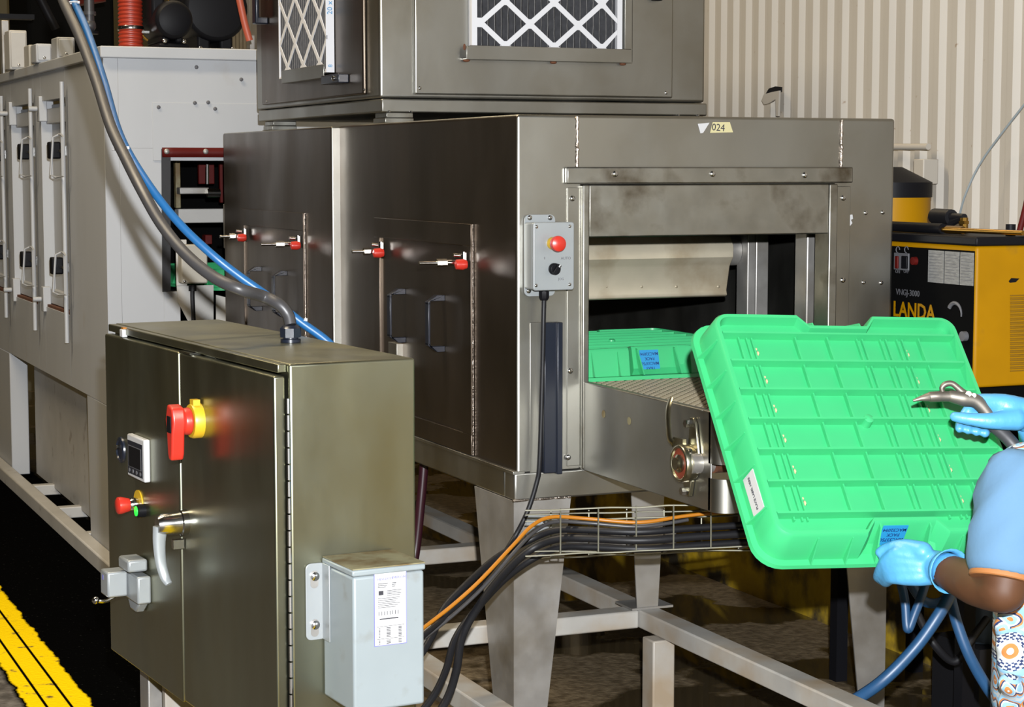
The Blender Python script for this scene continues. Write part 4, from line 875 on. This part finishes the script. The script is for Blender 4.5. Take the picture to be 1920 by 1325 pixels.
pst = MB().box(PY(468, 40, 7.6).x, PY(482, 40, 7.6).x+.1, 7.6, 7.65, 1.816, 3.2); tag(build('roof_post', pst, STEELS, bevel=.003), 'grey steel post behind the slanted red rod', 'post')
pu_ = thing('valve', 'grey cast valve body behind the blue hose', 'valve', PY(168, 64, 7.0)); a = PY(168, 64, 7.0)
m = MB(); m.sphere(a+Vector((0, 0, .03)), .024, 14); m.cyl(a+Vector((0, 0, .03)), a+Vector((0, 0, .125)), .018); m.cyl(a+Vector((0, 0, .066)), a+Vector((0, 0, .078)), .024); build('valve_body', m, GREYH, pu_)
m = MB(); m.cyl(a+Vector((0, 0, .125)), a+Vector((-.01, 0, .17)), .022); m.cyl(a+Vector((0, -.005, .0)), a+Vector((0, -.005, .01)), .03); build('valve_cap', m, BLACK, pu_)
el = [('white upright electrical box on the roof, far left of the row', 18, 57, 50, 118, 8.6, WHITEG), ('cream roof box with small knob below it', 54, 84, 68, 106, 8.4, CREAM), ('plain white square box in the middle of the roof row', 68, 82, 97, 122, 8.0, WHITEP), ('white roof box nearest the grey and blue hoses', 107, 70, 140, 106, 7.7, WHITEP)]
for lab, x0, y0, x1, y1, yy, mt in el:
    a = PY(x0, y1, yy); b = PY(x1, y0, yy); zb = min(a.z, 1.816)
    t = thing('roof_box', lab, 'electrical box', ((a.x+b.x)/2, yy, 1.816), 0, 'electrical boxes on the roof')
    build('case', MB().box(a.x, b.x, yy, yy+.12, 1.816, b.z), mt, t, bevel=.005)
    build('cover', MB().box(a.x+.006, b.x-.006, yy-.008, yy-.001, 1.825, b.z-.008), mt, t, bevel=.003)
    screw(FR((0, yy-.008, 0), (1, 0, 0), (0, 0, 1)), (a.x+b.x)/2, 1.835, 0, .006, t)
a = PY(5, 30, 8.2); b = PY(120, 30, 8.2)
tag(build('roof_beam', MB().box(a.x-.6, b.x, 8.9, 8.98, PY(60, 36, 8.9).z, PY(60, 27, 8.9).z), BLACK), 'dark horizontal beam above the roof boxes', 'beam')
p = MB().box(PY(3, 60, 9.2).x, PY(17, 60, 9.2).x, 9.2, 9.26, 1.6, PY(10, 38, 9.2).z); tag(build('roof_upright', p, STEELS, bevel=.003), 'grey upright post at the far left of the roof', 'post')
dk = thing('dark_hopper', 'big dark machine case looming behind the roof boxes', 'machine', (PY(120, 60, 9.6).x, 9.9, 0))
build('case', MB().box(PY(52, 60, 9.6).x, PY(215, 60, 9.6).x, 9.6, 10.15, 1.816, 3.0), VOIDBLACK, dk, bevel=.02)
build('red_duct_stub', MB().cyl(PY(155, -20, 8.6), PY(160, 8, 8.6), .09), DRED, dk)
build('brace', MB().cyl(PY(72, -10, 9.4), PY(105, 55, 9.4), .02), BLACK, dk)
# ================================================================== pressure washer by the wall
LX, LY0, LY1, LZ0, LZ1 = 2.862, 3.89, 4.62, .875, 1.215
ld = thing('pressure_washer', 'yellow and black hot pressure washer standing by the corrugated wall', 'pressure washer', (3.02, 4.2, 0))
LF_ = FR((LX, 0, 0), (0, -1, 0), (0, 0, 1)); LYF = FR((0, LY0, 0), (1, 0, 0), (0, 0, 1))
def lx(px, py, w=0.0): p = PX(px, py, LX-w); return (-p.y, p.z, w)
def ly(px, py, w=0.0): p = PY(px, py, LY0-w); return (p.x, p.z, w)
m = MB().box(LX, 3.20, LY0, LY1, LZ0, LZ1); build('cabinet', m, YPAINT, ld, bevel=.008, seg=3)
m = MB(LF_); m.box(-LY1+.01, -LY0-.006, .60, LZ1-.012, .0, .004); build('control_panel', m, VOIDBLACK, ld)
m = MB().box(LX+.02, 3.19, LY0+.03, LY1, .44, LZ0-.002); build('burner_case', m, VOIDBLACK, ld, bevel=.01)
for x, y in ((LX+.03, LY0+.06), (3.14, LY0+.06), (LX+.03, LY1-.1), (3.14, LY1-.1)): build('leg', MB().box(x, x+.035, y, y+.035, 0, .42), BLACK, ld)
m = MB().box(LX-.012, 3.21, LY0-.015, LY1, LZ1+.001, LZ1+.022); build('top_ledge', m, BLACK, ld, bevel=.004)
for i, (p0_, p1_) in enumerate(((1741, 1770), (1772, 1799), (1801, 1826))):
    a = lx(p0_, 500, .004); b = lx(p1_, 500, .004); m = MB(LF_); m.box(a[0], b[0], lx(1780, 532, .004)[1], lx(1780, 471, .004)[1], .004, .0055); st = build('instruction_panel', m, mat('grey_sticker%d' % i, (.26, .26, .25), .55, var=.35, vscale=55, stretch=(1, 1, 4)), ld)
    for k in range(9): m = MB(LF_); z = lx(1780, 477+k*5.6, .004)[1]; m.box(a[0]+.004, b[0]-.006-.006*((k*5+i) % 3), z-.0012, z, .0055, .0058); build('print_line', m, INKG, st)
m = MB(LF_); a = lx(1678, 505, .004); b = lx(1706, 475, .004); m.box(a[0], b[0], a[1], b[1], .004, .008); swp = build('switch_plate', m, INKG, ld, bevel=.001)
m = MB(LF_); q0 = lx(1692, 503, .008); q1 = lx(1703, 480, .008); m.box(q0[0], q1[0], q0[1], q1[1], .008, .013); build('rocker', m, BLACK, swp, bevel=.002)
m = MB(LF_); q0 = lx(1680, 503, .008); q1 = lx(1686, 480, .008); m.box(q0[0], q1[0], q0[1], q1[1], .008, .013); build('rocker', m, DRED, swp, bevel=.002)
for px, sx in ((1683, 'ON'), (1699, 'OFF')): u, v, w = lx(px, 509, .0045); text('panel_print', sx, .013, LF_ @ Matrix.Translation((u, v, w)), INKG, ld)
for px in (1684, 1700): u, v, w = lx(px, 468, .004); m = MB(LF_); m.tube([(u+.008*math.cos(t), v+.008*math.sin(t), .0045) for t in [.6*i for i in range(9)]], .0015, 5); build('panel_symbol', m, INKG, ld)
u, v, w = lx(1700, 549, .0045); text('panel_print', 'VNGJ-3000', .022, LF_ @ Matrix.Translation((u+.004, v, w)), INKG, ld)
u, v, w = lx(1713, 584, .0045); text('brand_print', 'LANDA', .054, LF_ @ Matrix.Translation((u, v, w)), YPAINT, ld, bold=.02)
m = MB(LF_); u, v, w = lx(1791, 588, .004); m.tube([(u+.026*math.cos(t), v+.026*math.sin(t), .0045) for t in [2.6-.28*i for i in range(11)]], [.006, .0045, .002], 6); build('dial_arc', m, INKG, ld)
m = MB(LF_); u, v, w = lx(1717, 489, .004); m.lathe([(.011, .004), (.010, .014), (.0, .015)], (u, v, 0), (0, 0, 1), 14); build('reset_button', m, DRED, ld)
m = MB(LF_); u, v, w = lx(1811, 630, .004); m.lathe([(.012, .004), (.012, .016), (.0, .017)], (u, v, 0), (0, 0, 1), 14); build('dial_knob', m, INKG, ld)
for k in range(19):
    u, v, w = ly(1900, 556+k*7.6); m = MB(LYF); m.tube([(u-.010, v+.0028, .001), (u+.030, v+.0028, .001), (u+.034, v, .001), (u+.030, v-.0028, .001), (u-.010, v-.0028, .001)], .0016, 5); build('louver', m, mat('louver_shadow', (.30, .15, .004), .5) if k == 0 else MATS['louver_shadow'], ld)
m = MB(LYF); a = [ly(*q)[:2] for q in ((1891, 527), (1896, 521), (1911, 522), (1904, 529), (1893, 530))]; m.prism(a, .0003, .001); build('sticker', m, BLACK, ld)
c = Vector((3.03, 4.52, LZ1+.022)); m = MB(); m.lathe([(.115, 0), (.115, .085)], c, (0, 0, 1), 30); tk = build('burner_drum', m, YPAINT, ld)
m = MB(); m.lathe([(.119, .085), (.119, .125), (.04, .165), (.035, .166)], c, (0, 0, 1), 30); m.box(c.x-.05, c.x-.01, c.y-.02, c.y+.02, c.z+.16, c.z+.19); build('drum_cap', m, BLACK, tk)
def lw(px, py, x=3.0): return PX(px, py, x)
m = MB(); m.cyl(lw(1752, 405), lw(1784, 407), .020, n=14); m.cyl(lw(1784, 406), lw(1808, 408), .010); m.tube([lw(1808, 408), lw(1795, 412), lw(1780, 422), lw(1768, 440)], .010, 8, k=5); build('fuel_line', m, RUBBER, ld)
m = MB(); m.cyl(lw(1807, 408), lw(1807, 436), .011, n=8); m.cyl(lw(1807, 414), lw(1807, 420), .014, n=6); build('brass_fitting', m, mat('brass', (.45, .25, .05), .3, 1), ld)
wn = thing('spray_wand', 'black spray lance lying on top of the pressure washer', 'spray lance', (LX+.03, 4.2, LZ1+.022))
m = MB(); m.tube([Vector((LX+.03, 4.60, LZ1+.036)), Vector((LX+.03, 4.2, LZ1+.036)), Vector((LX+.03, 4.07, LZ1+.036))], .013, 10); build('grip_tube', m, BLACK, wn)
m = MB(); m.cyl((LX+.03, 4.07, LZ1+.034), (LX+.05, 3.78, LZ1+.034), .006); m.cyl((LX+.035, 4.06, LZ1+.034), (LX+.04, 4.0, LZ1+.034), .010, n=8); build('lance', m, MATS['brass'], wn)
m = MB(); m.cyl((LX+.12, 3.92, LZ1+.022), (LX+.12, 3.92, LZ1+.05), .012); build('stud', m, BLACK, ld)
fb = thing('float_tank', 'grey-blue plastic tub under the pressure washer', 'tub', (2.985, 4.02, .16))
a = PY(1820, 1150, 4.05); b = PY(1885, 1150, 4.05); m = MB(); r = (b.x-a.x)/2+.03; m.lathe([(r*.88, 0), (r*.9, .004), (r, .235), (r*1.04, .237), (r*1.04, .245)], ((a.x+b.x)/2+.03, 4.1, PY(1850, 1212, 4.02).z), (0, 0, 1), 30); build('tub_wall', m, BUCKET, fb)
zz = PY(1850, 1212, 4.02).z
sb = MB().box((a.x+b.x)/2-.06, (a.x+b.x)/2+.14, 4.0, 4.2, 0, zz-.001); tag(build('black_block', sb, RUBBER), 'black block beneath the grey-blue tub', 'block')
hose('washer_lance', 'dark red pole leaning on the wall at the right picture edge', [PX(1911, 436, 3.235), PX(1925, 380, 3.245), PX(1940, 300, 3.25)], .008, DRED, 'pole')
# blue workshop hose hanging and lying at the right
g = [(1500, 1370, 4.3), (1575, 1328, 4.25), (1650, 1280, 4.2), (1715, 1215, 4.2), (1760, 1152, 4.2), (1783, 1110, 4.22), (1800, 1060, 4.25)]
hose('water_hose', 'thick blue hose curving across the bottom right of the tunnel leg', [PD(*q) for q in g], .0135, BLUED, 'hose', 'blue water hoses')
g = [(1782, 1120, 4.3), (1795, 1170, 4.28), (1818, 1230, 4.25), (1852, 1290, 4.2), (1890, 1340, 4.15), (1920, 1380, 4.1)]
hose('water_hose', 'blue hose running down towards the bottom right corner', [PD(*q) for q in g], .0125, BLUED, 'hose', 'blue water hoses')
g = [(1672, 1060, 4.45), (1688, 1090, 4.44), (1697, 1130, 4.43), (1700, 1170, 4.42), (1704, 1178, 4.42), (1715, 1150, 4.42), (1730, 1110, 4.42), (1745, 1060, 4.44)]
hose('water_hose', 'narrow blue hose loop hanging below the gloved hand', [PD(*q) for q in g], .0105, BLUED, 'hose', 'blue water hoses')
g = [(1690, 1055, 4.55), (1712, 1100, 4.55), (1735, 1128, 4.55), (1765, 1128, 4.55), (1785, 1105, 4.55), (1795, 1070, 4.55)]
hose('water_hose', 'blue hose bight behind the hanging hoses', [PD(*q) for q in g], .012, BLUED, 'hose', 'blue water hoses')
hose('black_hose', 'black hose tangled on the floor by the yellow kerb', [PD(1720, 1150, 4.8), PD(1750, 1205, 4.8), PD(1790, 1240, 4.75), PD(1820, 1200, 4.75), PD(1850, 1160, 4.8)], .010, RUBBER, 'hose')
# ================================================================== the worker kneeling at the conveyor end
Rv, Uv, Fv = _R, Vector((0, 0, 1)), Vector((math.sin(YAW), math.cos(YAW), 0))
pel = PD(2010, 1265, 3.63); ch = PD(2006, 960, 3.61); nk = PD(2030, 850, 3.63); hd = PD(2062, 735, 3.63)
ls = PD(1916, 902, 3.47); le = PD(1882, 1106, 3.43); lw_ = PD(1757, 1062, 3.645)
rs = PD(2030, 890, 3.79); re = PD(2110, 985, 3.82); rw = PD(1932, 778, 3.70)
per = thing('person', 'worker in blue sleeved patterned tunic and blue gloves holding the tray', 'person', (pel.x, pel.y, 0))
fwd = Vector((-1, 0, 0)); sidev = Vector((0, 1, 0))
body = MB()
body.limb([pel, (pel+ch)/2, ch, (ch+nk)/2+Vector((0, 0, -.02))], [.105, .092, .098, .075], 20, flat=1.45, up=(1, 0, 0))
body.limb([nk+Vector((.005, 0, -.03)), hd+Vector((.01, 0, -.06))], [.048, .045], 14)
body.sphere(hd, .088, 22, (1.08, .86, 1.22)); body.limb([hd+Vector((-.045, 0, -.05)), hd+Vector((-.05, 0, -.085))], [.045, .032], 12)
body.limb([hd+Vector((-.092, 0, .0)), hd+Vector((-.108, 0, -.028))], [.009, .014], 10)
for s in (-1, 1): body.sphere(hd+Vector((.0, s*.078, -.01)), .02, 10, (.9, .4, 1.5)); body.limb([hd+Vector((-.095, s*.012, -.055)), hd+Vector((-.09, s*.022, -.056))], [.009, .006], 8)
body.limb([ls, (ls+le)/2+Vector((0, -.006, 0)), le], [.054, .047, .040], 16)
body.limb([le, le*.6+lw_*.4+Vector((0, 0, -.006)), lw_, lw_+(lw_-le).normalized()*.02], [.042, .041, .028, .027], 16)
body.limb([rs, (rs+re)/2, re], [.052, .046, .040], 14); body.limb([re, re*.6+rw*.4, rw], [.040, .039, .028], 14)
for s in (-1, 1):
    hp_ = pel+Vector((0, s*.075, -.02)); kn_ = Vector((pel.x-.02, pel.y+s*.10, .062)); an = Vector((pel.x+.36, pel.y+s*.09, .055))
    body.limb([hp_, (hp_+kn_)/2, kn_], [.085, .070, .055], 16); body.limb([kn_, (kn_+an)/2+Vector((0, 0, .01)), an], [.054, .052, .036], 14)
build('body', body, SKIN, per, remesh=.0085)
# clothes
tu = MB(); e = .014
tu.limb([pel+Vector((0, 0, -.06)), (pel+ch)/2, ch, (ch+nk)/2+Vector((0, 0, -.03))], [.128, .122, .116, .088], 24, flat=1.35, up=(1, 0, 0))
tu.limb([ch+Vector((.02, -.02, .05)), ls+Vector((.02, .01, .01))], [.075, .060], 16); tu.limb([ch+Vector((.02, .02, .05)), rs+Vector((.02, -.01, .01))], [.075, .060], 16)
for k in range(7):
    a = PD(1885+random.uniform(-4, 8), 1100+k*36, 3.53+random.uniform(-.04, .06)); tu.limb([a, a+Vector((.05, .03, -.03-random.uniform(0, .03)))], [.020, .028], 10)
mc = PD(1912, 1238, 3.50)
SCRUB = pattern_cloth(tuple(mc-W(per).translation))
tun_ = build('tunic', tu, SCRUB, per, remesh=.007, label='tunic printed in white, orange and navy')
for part_ in ('blue sleeve',):
    sl = MB(); d = (le-ls); L = d.length; d.normalize()
    q = [ls-d*.03, ls+d*.04, ls+d*.10, ls+d*.152, ls+d*.172]
    sl.tube([q[0]-d*.02]+q, [.034, .062, .074, .076, .072, .062], 24, k=3, cap=False)
    for i, v in enumerate(sl.v):
        t_ = (v-ls).dot(d); rad = (v-ls)-d*t_; an_ = math.atan2(rad.dot(Vector((0, 1, 0))), rad.dot(Vector((1, 0, 0))))
        v += rad.normalized()*(.0045*math.sin(5*an_+60*t_)+.003*math.sin(11*an_-38*t_))*min(1, max(0, (.17-t_)*12))
    so_ = build('sleeve', sl, CLOTHB, per, solid=.004, label='light blue short sleeve', angle=80)
    sl = MB(); P_ = ls+d*.168; sl.lathe([(.0625, 0), (.0635, .004), (.0635, .010), (.0615, .012)], P_, d, 26); build('sleeve_trim', sl, TRIMO, so_)
    d2 = (re-rs).normalized(); sl = MB(); sl.tube([rs-d2*.05, rs-d2*.02, rs+d2*.06, rs+d2*.13], [.030, .058, .064, .060], 20, k=3, cap=False); build('sleeve', sl, CLOTHB, per, solid=.004)
pa = MB()
for s in (-1, 1):
    hp_ = pel+Vector((0, s*.078, -.03)); kn_ = Vector((pel.x-.02, pel.y+s*.10, .068)); an = Vector((pel.x+.34, pel.y+s*.09, .062))
    pa.limb([hp_, (hp_+kn_)/2, kn_], [.100, .086, .066], 18); pa.limb([kn_, (kn_+an)/2, an], [.064, .062, .050], 16)
build('trousers', pa, NAVY, per, remesh=.009)
hr = MB(); hr.sphere(hd+Vector((.014, 0, .016)), .098, 22, (1.0, .92, 1.16)); hr.sphere(hd+Vector((.10, 0, -.01)), .045, 14); build('hair', hr, HAIR, per)
for s in (-1, 1):
    ey = MB(); ey.sphere(hd+Vector((-.0835, s*.031, .004)), .011, 10, (.6, 1.2, .8)); build('eye', ey, PAPER, per)
    sh = MB(); c = Vector((pel.x+.40, pel.y+s*.09, .05)); sh.limb([c+Vector((-.02, 0, .0)), c+Vector((.05, 0, .0)), c+Vector((.06, 0, .05)), c+Vector((.06, 0, -.005))], [.040, .044, .03, .03], 12); build('shoe', sh, BLACK, per, remesh=.008)
# gloves

def tl(x, y, z): return TRM @ Vector((x, y, z))
# hand under the lower rim: fingers hook up inside the tray, thumb lies on the outer wall
wl_ = lw_+(lw_-le).normalized()*.006
g = MB()
for i in range(4):
    k = PD(1684+2*i, 1037+15*i, 3.664)
    g.limb([PD(1752, 1052+8*i, 3.648), PD(1722, 1044+12*i, 3.652), k], [.0200, .0190, .0150], 12)
    g.limb([k, PD(1662+3*i, 1052+10*i, 3.685), PD(1648+4*i, 1080+3*i, 3.735), PD(1654+5*i, 1074, 3.790), PD(1664+5*i, 1046, 3.802)], [.0145, .0135, .0120, .0108, .0088], 12, k=4)
g.limb([PD(1730, 1034, 3.645), PD(1696, 1025, 3.668), PD(1666, 1028, 3.688), PD(1650, 1035, 3.694)], [.0200, .0155, .0125, .0098], 12, k=4)
bk = (le-lw_).normalized(); g.limb([wl_, wl_+bk*.028, wl_+bk*.050], [.030, .031, .033], 16)
lg = build('glove', g, GLOVE, per, remesh=.0030, label='blue nitrile glove gripping the tray edge')
c0 = wl_+bk*.030; cf = MB(); cf.tube([c0, c0+bk*.010, c0+bk*.024], [.033, .036, .042], 22, cap=False); build('glove_cuff', cf, GLOVE, per, solid=.002)
# fist round the blow gun: fingers pass behind and under it, thumb along the near side
gd0 = 3.685
def gp(px, py, dd=0.0): return PD(px, py, gd0+dd)
g = MB(); wr = gp(1928, 776, .0)
for i in range(4):
    k = gp(1836+9*i, 752+5*i, .016+.004*i)
    g.limb([gp(1928, 768+5*i, .0), gp(1885, 758+7*i, -.006), k], [.021, .020, .0150], 12)
    g.limb([k, gp(1816+13*i, 770+6*i, .030), gp(1803+15*i, 791+5*i, .020), gp(1799+16*i, 803+3*i, -.002)], [.0140, .0122, .0108, .0088], 12, k=4)
g.limb([gp(1905, 786, -.018), gp(1862, 789, -.028), gp(1822, 786, -.026), gp(1790, 781, -.018)], [.022, .0160, .0122, .0098], 12, k=4)
bk2 = (re-rw).normalized(); g.limb([wr, wr+bk2*.03, wr+bk2*.05], [.031, .032, .034], 16)
build('glove', g, GLOVE, per, remesh=.0030, label='blue nitrile glove holding the blow gun')
cf = MB(); c0 = wr+bk2*.012; cf.tube([c0, c0+bk2*.012, c0+bk2*.026], [.034, .038, .046], 22, cap=False); build('glove_cuff', cf, GLOVE, per, solid=.002)
# blow gun
bg_ = thing('blow_gun', 'grey metal air blow gun with pointed nozzle in the gloved hand', 'air gun', gp(1790, 760))
m = MB(); m.tube([gp(1712, 751), gp(1726, 747), gp(1742, 744), gp(1743, 744), gp(1762, 743), gp(1764, 743), gp(1790, 743)], [.0022, .0050, .0088, .0098, .0104, .0098, .0105], 16); build('nozzle', m, GUN, bg_)
m = MB(); m.limb([gp(1784, 743), gp(1806, 747), gp(1830, 752), gp(1850, 772), gp(1862, 795)], [.0115, .0145, .0130, .0125, .0120], 14); build('gun_body', m, GUN, bg_)
m = MB(); m.tube([gp(1768, 735), gp(1766, 727), gp(1773, 720), gp(1785, 719), gp(1796, 727), gp(1806, 736), gp(1816, 742)], [.0040, .0050, .0055, .0055, .006, .007, .0075], 10, k=5); build('hook', m, GUN, bg_)
m = MB(); m.cyl(gp(1816, 738, -.012), gp(1816, 738, .012), .0055, n=12); m.cyl(gp(1826, 741, -.012), gp(1826, 741, .01), .0045, n=10); build('trigger_pivot', m, GUN, bg_)
m = MB(); m.limb([gp(1862, 797), gp(1890, 822), gp(1925, 862), gp(1975, 900, .05)], [.0125, .0125, .013, .013], 14); build('hose_tail', m, DGREY, bg_)
